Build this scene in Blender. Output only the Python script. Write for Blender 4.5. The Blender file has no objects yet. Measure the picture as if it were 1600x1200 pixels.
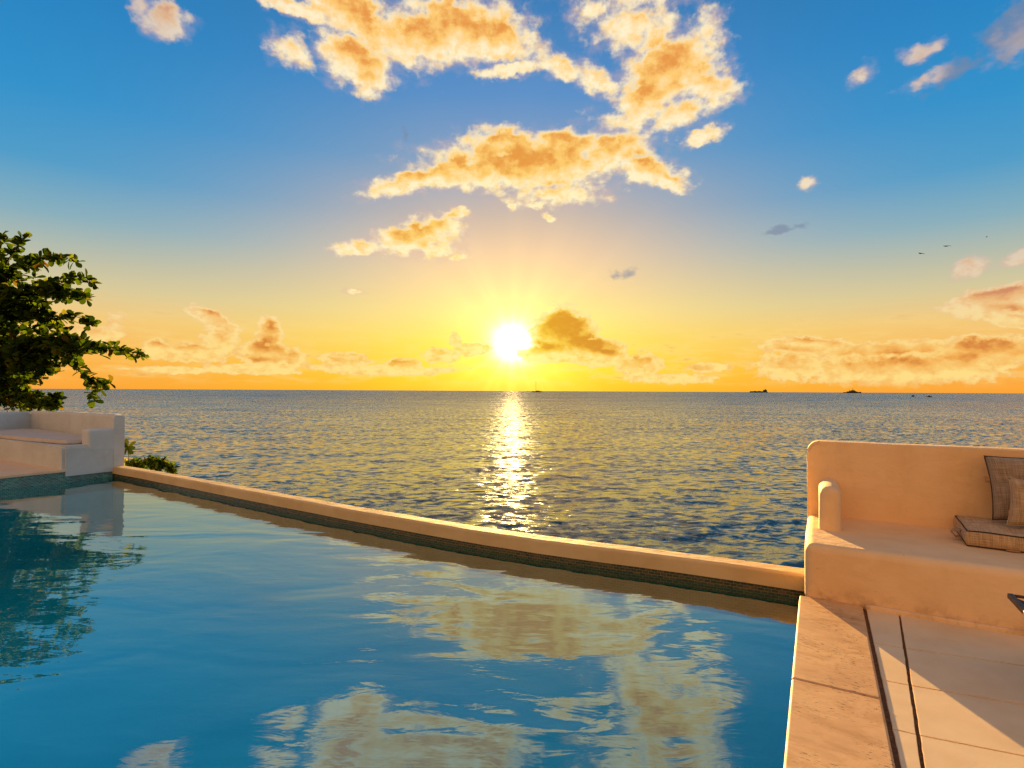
import bpy, bmesh, math, random
import numpy as np
from mathutils import Vector, Matrix, noise as mnoise
R = math.radians
scene = bpy.context.scene
col = scene.collection

# ------------------------------------------------------------------ camera
YAW = R(29.7)              # camera looks this far left of the +Y (seaward) axis
EYE = 1.6
cam_d = bpy.data.cameras.new('camera'); cam = bpy.data.objects.new('camera', cam_d); col.objects.link(cam)
cam_d.sensor_fit = 'HORIZONTAL'; cam_d.sensor_width = 36.0; cam_d.lens = 36.0 * 840.0 / 1600.0
cam_d.clip_start = 0.05; cam_d.clip_end = 200000
cam.location = (0, 0, EYE)
fwd = Vector((-math.sin(YAW), math.cos(YAW), 0)); right = Vector((math.cos(YAW), math.sin(YAW), 0)); up = Vector((0, 0, 1))
pitch = math.atan((610.75 - 600) / 840.0); roll = math.atan2(7.5, 1600)
f2 = fwd * math.cos(pitch) + up * math.sin(pitch); u2 = up * math.cos(pitch) - fwd * math.sin(pitch)
# the horizon falls to the right: the camera is turned a little counter-clockwise
r3 = right * math.cos(roll) + u2 * math.sin(roll); u3 = u2 * math.cos(roll) - right * math.sin(roll)
cam.matrix_world = Matrix(((r3.x, u3.x, -f2.x, 0), (r3.y, u3.y, -f2.y, 0), (r3.z, u3.z, -f2.z, EYE), (0, 0, 0, 1)))
scene.camera = cam

# ------------------------------------------------------------------ exposure
vs = scene.view_settings
vs.view_transform = 'Standard'; vs.look = 'None'; vs.gamma = 1.0; vs.use_curve_mapping = False
EXPO = 2.0
vs.exposure = EXPO
scene.render.engine = 'CYCLES'
scene.cycles.max_bounces = 8; scene.cycles.transparent_max_bounces = 12
scene.cycles.caustics_reflective = False; scene.cycles.caustics_refractive = False
scene.cycles.sample_clamp_indirect = 2.0; scene.cycles.sample_clamp_direct = 3.0
scene.cycles.use_denoising = True

def lin(c):
    out = []
    for v in c:
        v = v / 255.0
        out.append(v / 12.92 if v <= 0.04045 else ((v + 0.055) / 1.055) ** 2.4)
    return out

# ------------------------------------------------------------------ node helper
class N:
    def __init__(s, tree): s.t = tree; s.nodes = tree.nodes; s.links = tree.links
    def new(s, typ, **kw):
        n = s.nodes.new(typ)
        for k, v in kw.items(): setattr(n, k, v)
        return n
    def put(s, sock, v):
        if isinstance(v, bpy.types.NodeSocket): s.links.new(v, sock)
        elif v is not None: sock.default_value = v
    def math(s, op, a, b=None, c=None, clamp=False):
        n = s.new('ShaderNodeMath', operation=op); n.use_clamp = clamp
        s.put(n.inputs[0], a)
        if b is not None: s.put(n.inputs[1], b)
        if c is not None: s.put(n.inputs[2], c)
        return n.outputs[0]
    def vmath(s, op, a, b=None, out='Vector'):
        n = s.new('ShaderNodeVectorMath', operation=op)
        s.put(n.inputs[0], a)
        if b is not None:
            if op == 'SCALE': s.put(n.inputs['Scale'], b)
            else: s.put(n.inputs[1], b)
        return n.outputs[out]
    def mix(s, f, a, b, blend='MIX'):
        n = s.new('ShaderNodeMix', data_type='RGBA', blend_type=blend)
        s.put(n.inputs[0], f); s.put(n.inputs[6], a); s.put(n.inputs[7], b)
        return n.outputs[2]
    def ramp(s, fac, stops, interp='LINEAR'):
        n = s.new('ShaderNodeValToRGB'); cr = n.color_ramp; cr.interpolation = interp
        while len(cr.elements) < len(stops): cr.elements.new(0.5)
        for e, (p, c) in zip(cr.elements, stops):
            e.position = p; e.color = (c[0], c[1], c[2], 1)
        s.put(n.inputs[0], fac)
        return n.outputs[0]
    def noise(s, vec, scale, detail=4, rough=0.5, dist=0.0, out=0):
        n = s.new('ShaderNodeTexNoise'); s.put(n.inputs['Vector'], vec)
        n.inputs['Scale'].default_value = scale; n.inputs['Detail'].default_value = detail
        n.inputs['Roughness'].default_value = rough; n.inputs['Distortion'].default_value = dist
        return n.outputs[out]
    def maprange(s, v, a, b, c=0.0, d=1.0, smooth=True):
        n = s.new('ShaderNodeMapRange', interpolation_type='SMOOTHSTEP' if smooth else 'LINEAR')
        s.put(n.inputs[0], v); n.inputs[1].default_value = a; n.inputs[2].default_value = b
        n.inputs[3].default_value = c; n.inputs[4].default_value = d
        return n.outputs[0]
    def xyz(s, v):
        n = s.new('ShaderNodeSeparateXYZ'); s.put(n.inputs[0], v); return n.outputs
    def vec(s, x, y, z):
        n = s.new('ShaderNodeCombineXYZ')
        for i, q in enumerate((x, y, z)): s.put(n.inputs[i], q)
        return n.outputs[0]

# ------------------------------------------------------------------ sky: sunset gradient and clouds by direction
SUN_EL = 5.1
SKY = 2.0 ** (-EXPO)       # the ramps below are written as they look; the exposure lifts them back
# each cloud puff: bearing from the sun, height above the horizon, half width, half height (degrees), tilt, weight
CLOUDS=[(-33.33,30.03,2.21,1.38,0,1),
 (-34.76,30.46,0.74,1.1,20,0.55),
 (-22.97,33.79,7.6,0.79,-8,1),
 (-16.25,33.84,7.62,2.29,-20,1),
 (-22.46,30.5,2.12,1.33,0,0.6),
 (-16.53,30.77,4.55,2.35,-12,1),
 (-15.25,29.64,2.31,1.71,0,1),
 (-10.38,32.91,6.33,2.4,0,1),
 (-6.0,34.02,8.51,2.93,0,1),
 (-1.89,33.45,5.5,2.02,-10,1),
 (-7.04,35.82,3.39,1.09,0,0.5),
 (-0.16,31.09,4.81,0.71,4,0.8),
 (4.98,31.42,3.75,1.2,-12,0.8),
 (9.05,29.79,3.35,1.03,-25,0.7),
 (16.23,30.13,5.38,3.58,0,1.1),
 (13.99,27.98,3.55,2.3,0,1),
 (17.18,26.42,3.75,1.59,0,0.7),
 (20.38,28.36,2.89,2.01,-20,0.9),
 (13.01,33.77,5.55,2.24,-10,0.6),
 (8.35,35.37,2.83,0.91,0,0.5),
 (20.38,32.23,1.57,1.86,0,0.5),
 (13.98,35.72,6.48,0.98,0,0.5),
 (12.37,26.26,3.93,1.41,0,0.45),
 (19.96,24.3,2.18,0.81,10,0.9),
 (1.26,22.65,12.33,2.46,0,1.2),
 (-10.27,21.0,5.98,1.3,14,1),
 (-0.81,24.61,5.49,1.82,0,1),
 (5.35,24.32,5.44,1.94,0,1),
 (10.73,23.83,4.76,1.93,0,1),
 (14.01,21.99,4.64,1.49,-20,1),
 (4.69,20.04,6.12,1.21,0,0.7),
 (16.43,20.39,2.14,0.7,-25,0.8),
 (-6.25,22.04,5.42,1.64,10,1),
 (2.65,18.98,1.5,0.49,0,0.7),
 (-0.09,18.98,0.69,0.43,0,0.5),
 (3.75,17.97,0.95,0.31,-20,0.5),
 (-10.56,15.74,5.69,1.75,12,1),
 (-16.06,14.27,2.91,0.93,8,0.9),
 (-7.57,17.01,2.69,1.49,0,0.8),
 (-8.09,14.59,2.95,1.14,0,0.6),
 (-5.68,18.01,1.9,0.68,0,0.9),
 (-6.06,13.7,1.22,0.45,0,0.6),
 (5.56,6.04,3.94,3.01,0,1.54),
 (5.42,7.31,2.19,1.8,0,1.32),
 (8.25,4.27,4.62,1.81,-6,1.4300000000000002),
 (3.73,3.94,3.67,1.06,0,1.2100000000000002),
 (9.99,3.25,2.43,0.6,-6,1.2100000000000002),
 (-4.45,4.38,2.49,0.83,6,0.8800000000000001),
 (-7.48,3.73,2.47,0.98,0,0.8800000000000001),
 (-6.01,5.44,0.73,1.06,0,0.66),
 (-29.29,6.68,2.59,0.92,-25,1.1),
 (-27.7,5.83,0.93,0.67,0,0.9900000000000001),
 (-24.28,5.52,1.35,1.8,0,1.1),
 (-24.65,3.53,2.93,1.52,0,1.1),
 (-22.18,3.1,1.39,1.27,0,0.8800000000000001),
 (-30.79,3.42,2.94,0.98,0,1.1),
 (-33.35,3.6,1.44,0.95,0,1.1),
 (-28.49,4.71,1.94,2.67,0,0.55),
 (-25.48,1.96,5.11,0.62,0,0.9900000000000001),
 (-31.77,1.76,4.27,0.45,0,0.77),
 (-36.41,5.91,0.77,1.34,0,0.385),
 (-37.78,4.45,2.31,1.2,0,0.66),
 (-17.22,3.1,2.96,0.95,0,0.8800000000000001),
 (-11.46,2.8,2.41,0.67,5,0.8800000000000001),
 (-13.4,2.11,9.08,0.67,0,0.77),
 (28.72,4.36,4.81,1.0,-4,1.1),
 (34.64,3.84,7.97,0.81,0,0.8800000000000001),
 (27.65,2.47,4.04,1.76,0,0.77),
 (35.55,2.14,9.25,1.86,0,0.8800000000000001),
 (41.39,3.18,4.55,1.72,0,1.1),
 (39.41,2.05,3.51,0.94,0,0.9900000000000001),
 (42.55,7.33,4.4,1.44,6,1.2100000000000002),
 (43.27,5.58,2.73,0.66,-15,0.9900000000000001),
 (40.45,10.0,1.42,0.76,25,0.9),
 (43.37,10.45,1.3,0.58,15,0.9),
 (20.14,2.45,2.34,0.57,0,0.9900000000000001),
 (17.2,1.3,4.7,0.66,0,0.77),
 (13.26,2.63,2.79,1.78,0,0.8800000000000001),
 (26.7,15.33,2.29,0.57,0,-0.9),
 (33.3,26.4,0.86,0.74,20,0.55),
 (37.64,26.9,1.55,0.61,0,0.6),
 (37.76,24.77,1.46,0.49,10,0.35),
 (40.33,24.96,3.19,1.3,25,-0.8),
 (43.4,26.62,2.9,2.41,30,-1),
 (43.39,25.81,1.23,1.22,20,0.4),
 (-16.65,9.89,1.09,0.29,0,0.66),
 (28.75,18.98,0.53,0.65,0,0.4),
 (-11.3,24.99,0.92,0.78,0,-0.8),
 (11.75,12.11,2.23,0.71,0,-0.4)]
world = bpy.data.worlds.new('World'); scene.world = world; world.use_nodes = True
world.cycles.sampling_method = 'MANUAL'; world.cycles.sample_map_resolution = 512
wt = world.node_tree; wt.nodes.clear(); n = N(wt)

tc = n.new('ShaderNodeTexCoord'); D = n.vmath('NORMALIZE', tc.outputs['Generated'])
dr = n.vmath('DOT_PRODUCT', D, tuple(right), out='Value'); df = n.vmath('DOT_PRODUCT', D, tuple(fwd), out='Value')
az = n.math('DEGREES', n.math('ARCTAN2', dr, df))
dz = n.xyz(D)[2]
el = n.math('DEGREES', n.math('ARCSINE', dz))
elc = n.math('MAXIMUM', el, 0.0)
e90 = n.math('DIVIDE', elc, 90.0)
def ramp_deg(stops): return n.ramp(e90, [(d / 90.0, lin(c)) for d, c in stops])
side = ramp_deg([(0, (253, 164, 56)), (3, (251, 182, 84)), (6, (243, 200, 125)), (8.5, (214, 200, 155)), (11, (182, 188, 170)), (14, (130, 174, 190)),
                 (18, (72, 156, 202)), (23, (46, 145, 203)), (30, (38, 130, 192)), (40, (36, 110, 165)), (58, (112, 122, 140)), (90, (132, 136, 150))])
near = ramp_deg([(0, (255, 200, 10)), (2, (255, 220, 25)), (5, (255, 226, 80)), (8, (255, 224, 130)), (11, (250, 213, 150)), (14, (238, 200, 160)),
                 (18, (200, 180, 168)), (23, (135, 160, 190)), (29, (88, 143, 200)), (36, (58, 126, 186)), (45, (44, 110, 168)), (60, (112, 122, 140)), (90, (132, 136, 150))])
aaz = n.math('ABSOLUTE', az)
kn = n.math('EXPONENT', n.math('MULTIPLY', n.math('POWER', n.math('DIVIDE', az, 23.0), 2.0), -1.0))
sky = n.mix(kn, side, near)
# unseen sky behind the camera, made warm and bright to fill camera-facing surfaces
BACK_FILL = 1.12
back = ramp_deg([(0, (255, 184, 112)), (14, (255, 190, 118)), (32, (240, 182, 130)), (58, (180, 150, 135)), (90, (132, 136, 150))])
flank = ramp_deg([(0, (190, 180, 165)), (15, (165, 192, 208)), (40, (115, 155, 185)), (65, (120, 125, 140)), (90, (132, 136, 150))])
# added warm fill centred behind the camera, bluer fill to the right of it
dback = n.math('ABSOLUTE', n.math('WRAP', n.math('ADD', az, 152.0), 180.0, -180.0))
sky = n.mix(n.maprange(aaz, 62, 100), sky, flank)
sky = n.mix(n.maprange(dback, 85, 30), sky, n.vmath('SCALE', back, BACK_FILL))
Sd = Vector(fwd) * math.cos(R(SUN_EL)) + up * math.sin(R(SUN_EL))
ang = n.math('DEGREES', n.math('ARCCOSINE', n.math('MINIMUM', n.vmath('DOT_PRODUCT', D, tuple(Sd), out='Value'), 1.0)))
halo = n.math('EXPONENT', n.math('MULTIPLY', ang, -1 / 7.0))
phi = n.math('ARCTAN2', n.math('SUBTRACT', el, SUN_EL), az)      # faint beams fanning out from the sun between the clouds
beam = n.maprange(n.noise(n.vec(n.math('COSINE', phi), n.math('SINE', phi), 0.0), 3.2, 2, 0.6), 0.38, 0.66, 0.86, 1.1)
sky = n.mix(1.0, sky, n.vmath('SCALE', n.vmath('SCALE', (0.66, 0.46, 0.11), halo), beam), 'ADD')

# clouds
Pp = n.vec(az, el, 0.0)
NS = (1.0, 1.35, 1)
def field(m_, p, puffs):
    acc = None
    for (ca, ce, ra, re, rot, st) in puffs:
        m = m_.new('ShaderNodeMapping', vector_type='TEXTURE')
        m_.put(m.inputs[0], p)
        m.inputs[1].default_value = (ca, ce, 0); m.inputs[2].default_value = (0, 0, R(rot)); m.inputs[3].default_value = (ra, re, 1)
        v = m_.math('MULTIPLY_ADD', m_.vmath('LENGTH', m.outputs[0], out='Value'), -st, st)
        acc = v if acc is None else m_.math('SMOOTH_MAX', acc, v, 0.12)
    return acc
# low streaks of cloud along the horizon
hb = n.noise(n.vmath('MULTIPLY', Pp, (0.20, 1.0, 1)), 1.0, 9, 0.62)
hbk = n.math('MULTIPLY', n.maprange(el, 0.2, 1.4), n.maprange(el, 8.5, 3.0))
hbd = n.math('MULTIPLY', n.math('SUBTRACT', hb, 0.5), 2.2)
hstreak = n.math('MULTIPLY', hbk, n.maprange(hbd, -0.15, 0.5, 0, 0.65))
e1 = n.maprange(el, 3.0, 15.0)      # high clouds cream, low ones amber
nearc = n.math('EXPONENT', n.math('MULTIPLY', ang, -1 / 10.0))
def c4(c): return tuple(lin(c)) + (1,)
lit = n.mix(e1, c4((255, 220, 134)), c4((255, 240, 204)))
lit = n.mix(nearc, lit, (1.25, 1.0, 0.30, 1))
mid = n.mix(e1, c4((244, 176, 88)), c4((255, 203, 118)))
mid = n.mix(nearc, mid, c4((255, 218, 50)))
shd = n.mix(e1, c4((212, 128, 60)), c4((232, 152, 76)))
shd = n.mix(nearc, shd, c4((236, 178, 22)))
faint = n.math('MULTIPLY', n.math('MULTIPLY', n.maprange(aaz, 20, 40), e1), 0.65)   # far from the sun the puffs are mauve and dim
lowfade = n.maprange(el, 0.1, 1.2)
sky = n.mix(hstreak, sky, n.mix(n.maprange(hbd, 0.15, 0.55), lit, shd))
core = n.math('EXPONENT', n.math('MULTIPLY', n.math('POWER', n.math('DIVIDE', ang, 1.15), 1.4), -1.0))
core2 = n.math('EXPONENT', n.math('MULTIPLY', ang, -1 / 1.9))
glow = n.vmath('SCALE', n.vmath('ADD', n.vmath('SCALE', (9.0, 8.0, 5.0), core), n.vmath('SCALE', (1.6, 1.25, 0.45), core2)), beam)
below = n.maprange(el, 0.0, -1.0)
def background(c, veiled=None):
    q = glow if veiled is None else n.vmath('SCALE', glow, veiled)
    c = n.mix(1.0, c, q, 'ADD')
    c = n.mix(below, c, c4((70, 80, 95)))
    b = n.new('ShaderNodeBackground'); n.put(b.inputs[0], c); b.inputs[1].default_value = SKY
    return b.outputs[0]
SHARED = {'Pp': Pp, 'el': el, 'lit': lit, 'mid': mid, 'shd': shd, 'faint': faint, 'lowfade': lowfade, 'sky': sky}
def cell(puffs, low=False):
    grey = [p[:5] + (-p[5],) for p in puffs if p[5] < 0]; puffs = [p for p in puffs if p[5] > 0]
    if not puffs and not grey: return background(sky)
    puffs = puffs or [(0, -60, 1, 1, 0, 1)]
    g = bpy.data.node_groups.new('cloud_cell', 'ShaderNodeTree'); m = N(g)
    for k, v in SHARED.items():
        g.interface.new_socket(k, in_out='INPUT', socket_type={'VALUE': 'NodeSocketFloat', 'VECTOR': 'NodeSocketVector', 'RGBA': 'NodeSocketColor'}[v.type])
    g.interface.new_socket('color', in_out='OUTPUT', socket_type='NodeSocketColor')
    g.interface.new_socket('veil', in_out='OUTPUT', socket_type='NodeSocketFloat')
    gi = m.new('NodeGroupInput'); go = m.new('NodeGroupOutput')
    I = {k: gi.outputs[k] for k in SHARED}
    fb = m.math('MULTIPLY_ADD', m.noise(m.vmath('MULTIPLY', I['Pp'], NS), 1.0 if low else 0.6, 8, 0.58 if low else 0.545), 1.15 if low else 1.4, -0.64 if low else -0.76)
    fbs = m.math('MULTIPLY_ADD', m.noise(m.vmath('MULTIPLY', m.vmath('ADD', I['Pp'], (0.0, -0.9, 0)), NS), 0.55, 5, 0.58), 1.5, -0.84)
    w1 = m.noise(m.vmath('MULTIPLY', I['Pp'], (1, 1.5, 1)), 0.35, 4, 0.6, out=1)
    w1 = m.vmath('SCALE', m.vmath('SUBTRACT', w1, (0.5, 0.5, 0.5)), 2.2)
    Pw = m.vmath('MULTIPLY', m.vmath('ADD', I['Pp'], m.vmath('SCALE', w1, m.maprange(I['el'], 2.0, 16.0, 0.25, 1.0))), (1, 1, 0))
    Pws = m.vmath('ADD', Pw, (0.0, -0.9, 0))
    f0 = field(m, Pw, puffs); d0 = m.math('ADD', f0, fb)
    d1 = m.math('ADD', field(m, Pws, puffs), fbs)
    alpha = m.math('MULTIPLY', m.maprange(d0, -0.03, 0.15) if low else m.maprange(d0, -0.14, 0.36), I['lowfade'])
    depth = m.math('MULTIPLY', m.maprange(d1, -0.05, 0.95, smooth=False), m.maprange(d0, 0.10, 0.5))
    thinc = m.maprange(d0, 0.30, -0.05)
    cc = m.mix(m.maprange(depth, 0.02, 0.55, smooth=False), I['lit'], I['mid'])
    tex = m.noise(m.vmath('MULTIPLY', m.vmath('ADD', I['Pp'], (31.0, 7.0, 0)), NS), 0.9, 5, 0.6)
    cc = m.mix(m.maprange(tex, 0.44, 0.68, 0, 0.6), cc, I['mid'])
    cc = m.mix(m.maprange(m.math('ADD', depth, m.math('MULTIPLY_ADD', tex, 0.9, -0.45)), 0.44, 1.05), cc, I['shd'])
    cc = m.mix(m.math('MULTIPLY', thinc, 0.28), cc, c4((232, 178, 150)))
    cc = m.mix(I['faint'], cc, c4((176, 156, 170)))
    base = I['sky']
    if not low:    # a thin soft veil trailing off the thicker cloud
        veil = m.maprange(m.math('ADD', f0, fbs), -0.42, 0.45, 0, 0.42)
        base = m.mix(m.math('MULTIPLY', veil, I['lowfade']), base, c4((222, 182, 172)))
    res = m.mix(alpha, base, cc)
    if grey:       # thin mauve-grey wisps
        dg = m.math('ADD', field(m, Pw, grey), m.math('MULTIPLY_ADD', fb, 1.5, -0.05))
        res = m.mix(m.maprange(dg, -0.05, 0.55, 0, 0.62), res, c4((122, 134, 160)))
    m.put(go.inputs[0], res); m.put(go.inputs[1], m.math('MULTIPLY_ADD', alpha, -0.9, 1.0))
    q = n.new('ShaderNodeGroup'); q.node_tree = g
    for k, v in SHARED.items(): n.put(q.inputs[k], v)
    return background(q.outputs[0], q.outputs[1])
def mixs(f, a, b):
    m = n.new('ShaderNodeMixShader'); n.put(m.inputs[0], f); n.put(m.inputs[1], a); n.put(m.inputs[2], b)
    return m.outputs[0]
AZ = [-50, -32, -24, -16, -8, 0, 7, 14, 24, 34, 50]; EL = [0, 9, 16, 24, 42]
def inside(p, a0, a1, b0, b1):
    ca, ce, ra, re, rot, st = p; q = max(ra, re) + 2.4
    ex = math.hypot(ra * math.cos(R(rot)), re * math.sin(R(rot))) * 1.35 + 2.4; ey = math.hypot(ra * math.sin(R(rot)), re * math.cos(R(rot))) * 1.35 + 2.4
    return ca + ex > a0 and ca - ex < a1 and ce + ey > b0 and ce - ey < b1
def tree_el(a0, a1, j0, j1):
    if j1 - j0 == 1: return cell([p for p in CLOUDS if inside(p, a0, a1, EL[j0], EL[j1])], j0 == 0)
    k = (j0 + j1) // 2
    return mixs(n.math('GREATER_THAN', el, EL[k]), tree_el(a0, a1, j0, k), tree_el(a0, a1, k, j1))
def tree_az(i0, i1):
    if i1 - i0 == 1: return tree_el(AZ[i0], AZ[i1], 0, len(EL) - 1)
    k = (i0 + i1) // 2
    return mixs(n.math('GREATER_THAN', az, AZ[k]), tree_az(i0, k), tree_az(k, i1))
open_sky = n.math('MAXIMUM', n.math('GREATER_THAN', aaz, 49.9), n.math('MAXIMUM', n.math('GREATER_THAN', el, 41.9), n.math('LESS_THAN', el, 0.0)))
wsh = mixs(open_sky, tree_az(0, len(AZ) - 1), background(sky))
wo = n.new('ShaderNodeOutputWorld'); wt.links.new(wsh, wo.inputs[0])

# ------------------------------------------------------------------ sun
sl = bpy.data.lights.new('sun', 'SUN'); sl.energy = 5.0; sl.angle = R(0.6); sl.color = (1.0, 0.60, 0.20)
so = bpy.data.objects.new('sun', sl); col.objects.link(so)
so.rotation_euler = (-Sd).to_track_quat('-Z', 'Y').to_euler(); so.location = (0, 0, 20)
# ------------------------------------------------------------------ materials
def material(name):
    m = bpy.data.materials.new(name); m.use_nodes = True
    m.node_tree.nodes.clear(); k = N(m.node_tree)
    out = k.new('ShaderNodeOutputMaterial')
    return m, k, out
def principled(k, out, color, rough=0.7, bump=None, bstr=0.3, bdist=0.01, **kw):
    b = k.new('ShaderNodeBsdfPrincipled'); k.put(b.inputs['Base Color'], color); k.put(b.inputs['Roughness'], rough)
    for key, v in kw.items(): k.put(b.inputs[key.replace('_', ' ')], v)
    if bump is not None:
        bn = k.new('ShaderNodeBump'); bn.inputs['Strength'].default_value = bstr; bn.inputs['Distance'].default_value = bdist
        k.put(bn.inputs['Height'], bump); k.links.new(bn.outputs[0], b.inputs['Normal'])
    k.links.new(b.outputs[0], out.inputs[0]); return b
def obco(k): return k.new('ShaderNodeTexCoord').outputs['Object']
def c1(c): return (c[0], c[1], c[2], 1)

def plaster(name, a, b_, grime=False):
    m, k, out = material(name); co = obco(k)
    f = k.noise(co, 1.3, 6, 0.6); f2 = k.noise(co, 9, 5, 0.6); f3 = k.noise(co, 55, 4, 0.6)
    stain = k.maprange(k.noise(k.vmath('MULTIPLY', co, (3, 3, 0.8)), 1.6, 6, 0.65), 0.52, 0.78, 0, 0.3)
    c = k.mix(k.maprange(f, 0.35, 0.65), c1(a), c1(b_))
    c = k.mix(stain, c, c1([v * 0.72 for v in b_]))
    trowel = k.maprange(k.noise(k.vmath('MULTIPLY', co, (2.2, 2.2, 5.0)), 1.4, 3, 0.5, 1.2), 0.45, 0.62, 0, 0.22)
    c = k.mix(trowel, c, c1([min(1, v * 1.1) for v in a]))
    if grime:      # dirt splashed up from the floor and a few dark pocks
        zz = k.xyz(k.new('ShaderNodeNewGeometry').outputs['Position'])[2]
        gr = k.math('MULTIPLY', k.maprange(zz, 0.16, 0.0), k.maprange(k.noise(co, 7, 6, 0.7), 0.42, 0.68))
        c = k.mix(k.math('MULTIPLY', gr, 0.5), c, c1((0.30, 0.15, 0.06)))
        c = k.mix(k.maprange(k.noise(co, 34, 2, 0.4), 0.775, 0.80, 0, 0.7), c, c1((0.2, 0.1, 0.04)))
    h = k.math('ADD', k.math('MULTIPLY', f, 2.2), k.math('ADD', k.math('MULTIPLY', f2, 0.6), k.math('MULTIPLY', f3, 0.12)))
    principled(k, out, c, 0.75, h, 0.5, 0.02, Specular_IOR_Level=0.35); return m
M_white = plaster('white_plaster', (0.56, 0.59, 0.60), (0.50, 0.52, 0.52))
M_cream = plaster('cream_plaster', (0.68, 0.50, 0.27), (0.60, 0.42, 0.21))
M_apricot = plaster('apricot_plaster', (0.85, 0.59, 0.34), (0.79, 0.52, 0.27), True)
M_pad = plaster('pale_pad_cloth', (0.58, 0.52, 0.47), (0.54, 0.48, 0.43))

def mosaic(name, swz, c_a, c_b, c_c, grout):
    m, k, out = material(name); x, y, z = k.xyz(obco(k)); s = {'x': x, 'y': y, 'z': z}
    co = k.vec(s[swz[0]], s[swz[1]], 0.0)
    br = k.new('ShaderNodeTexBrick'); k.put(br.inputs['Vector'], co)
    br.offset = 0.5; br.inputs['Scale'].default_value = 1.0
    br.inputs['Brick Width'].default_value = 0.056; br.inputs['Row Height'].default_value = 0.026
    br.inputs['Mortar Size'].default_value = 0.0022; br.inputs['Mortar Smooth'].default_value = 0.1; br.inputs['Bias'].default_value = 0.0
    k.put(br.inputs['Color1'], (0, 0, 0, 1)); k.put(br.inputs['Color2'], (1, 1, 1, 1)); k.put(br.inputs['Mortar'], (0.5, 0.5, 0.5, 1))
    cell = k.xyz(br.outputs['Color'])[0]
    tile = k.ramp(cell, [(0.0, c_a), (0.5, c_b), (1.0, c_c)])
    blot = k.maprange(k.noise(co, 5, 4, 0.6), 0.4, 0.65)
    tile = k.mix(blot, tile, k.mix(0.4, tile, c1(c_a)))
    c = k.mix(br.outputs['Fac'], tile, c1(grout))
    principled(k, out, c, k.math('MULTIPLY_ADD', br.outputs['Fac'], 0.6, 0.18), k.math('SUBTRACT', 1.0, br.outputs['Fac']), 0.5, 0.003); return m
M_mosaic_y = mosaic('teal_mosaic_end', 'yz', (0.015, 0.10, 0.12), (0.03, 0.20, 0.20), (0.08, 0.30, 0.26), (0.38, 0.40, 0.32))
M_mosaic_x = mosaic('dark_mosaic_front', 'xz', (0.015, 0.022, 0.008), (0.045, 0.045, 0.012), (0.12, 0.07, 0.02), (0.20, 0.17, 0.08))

def travertine(name):
    m, k, out = material(name); co = obco(k)
    bed = k.vmath('MULTIPLY', co, (3.0, 7.5, 3.0))
    f = k.noise(bed, 1.2, 8, 0.65, 0.6); f2 = k.noise(co, 2.2, 6, 0.6)
    c = k.ramp(f, [(0.3, (0.48, 0.25, 0.10)), (0.45, (0.66, 0.38, 0.17)), (0.55, (0.76, 0.47, 0.23)), (0.7, (0.60, 0.33, 0.13))])
    c = k.mix(k.maprange(f2, 0.42, 0.7, 0, 0.5), c, c1((0.50, 0.26, 0.12)))
    pit = k.maprange(k.noise(k.vmath('MULTIPLY', co, (26, 90, 26)), 1.0, 5, 0.72, 0.3), 0.57, 0.61)
    zone = k.maprange(k.noise(co, 4.0, 3, 0.5), 0.42, 0.58)
    pit = k.math('MULTIPLY', pit, zone)
    c = k.mix(pit, c, c1((0.10, 0.04, 0.015)))
    h = k.math('ADD', k.math('MULTIPLY', f, 0.3), k.math('MULTIPLY', pit, -0.35))
    principled(k, out, c, 0.6, h, 0.35, 0.004); return m
M_trav = travertine('travertine')
def flat_tile(name, a, b_):
    m, k, out = material(name); co = obco(k)
    f = k.noise(co, 3.0, 7, 0.6); g_ = k.noise(co, 160, 3, 0.6)
    spot = k.maprange(k.noise(co, 26, 3, 0.5), 0.76, 0.80, 0, 0.6)
    c = k.mix(k.maprange(f, 0.35, 0.68), c1(a), c1(b_)); c = k.mix(k.maprange(g_, 0.55, 0.8, 0, 0.25), c, c1([v * 0.7 for v in a]))
    c = k.mix(spot, c, c1((0.16, 0.09, 0.04)))
    principled(k, out, c, 0.62, k.math('ADD', f, k.math('MULTIPLY', g_, 0.25)), 0.35, 0.004); return m
M_tile = flat_tile('limestone_tile', (0.84, 0.64, 0.40), (0.77, 0.56, 0.33))
M_deck = flat_tile('pale_deck_stone', (0.80, 0.56, 0.36), (0.74, 0.50, 0.31))
def grout_mat():
    m, k, out = material('brown_grout'); co = obco(k); f = k.noise(co, 40, 6, 0.7)
    principled(k, out, k.ramp(f, [(0.3, (0.06, 0.025, 0.008)), (0.55, (0.20, 0.09, 0.03)), (0.75, (0.34, 0.19, 0.08))]), 0.9, f, 0.8, 0.01); return m
M_grout = grout_mat()
def simple(name, c, rough=0.6, c2=None, scale=8, **kw):
    m, k, out = material(name); f = k.noise(obco(k), scale, 5, 0.6)
    c2 = c2 or [v * 0.7 for v in c]
    principled(k, out, k.mix(k.maprange(f, 0.35, 0.65), c1(c), c1(c2)), rough, f, 0.3, 0.01, **kw); return m
M_rock = simple('coast_rock', (0.16, 0.12, 0.09), 0.9, (0.07, 0.055, 0.04), 1.5)
M_bark = simple('grey_bark', (0.10, 0.07, 0.045), 0.9, (0.045, 0.03, 0.02), 12)
M_stem = simple('green_stem', (0.10, 0.10, 0.03), 0.8, (0.06, 0.05, 0.02), 12)
M_hull = simple('dark_hull', (0.035, 0.03, 0.03), 0.9, (0.02, 0.018, 0.018), 0.2, Specular_IOR_Level=0.02)
M_super = simple('dark_superstructure', (0.10, 0.08, 0.06), 0.9, (0.07, 0.055, 0.04), 0.2, Specular_IOR_Level=0.02)
M_feather = simple('dark_feathers', (0.025, 0.022, 0.02), 0.7, (0.015, 0.013, 0.012), 8)
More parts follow.
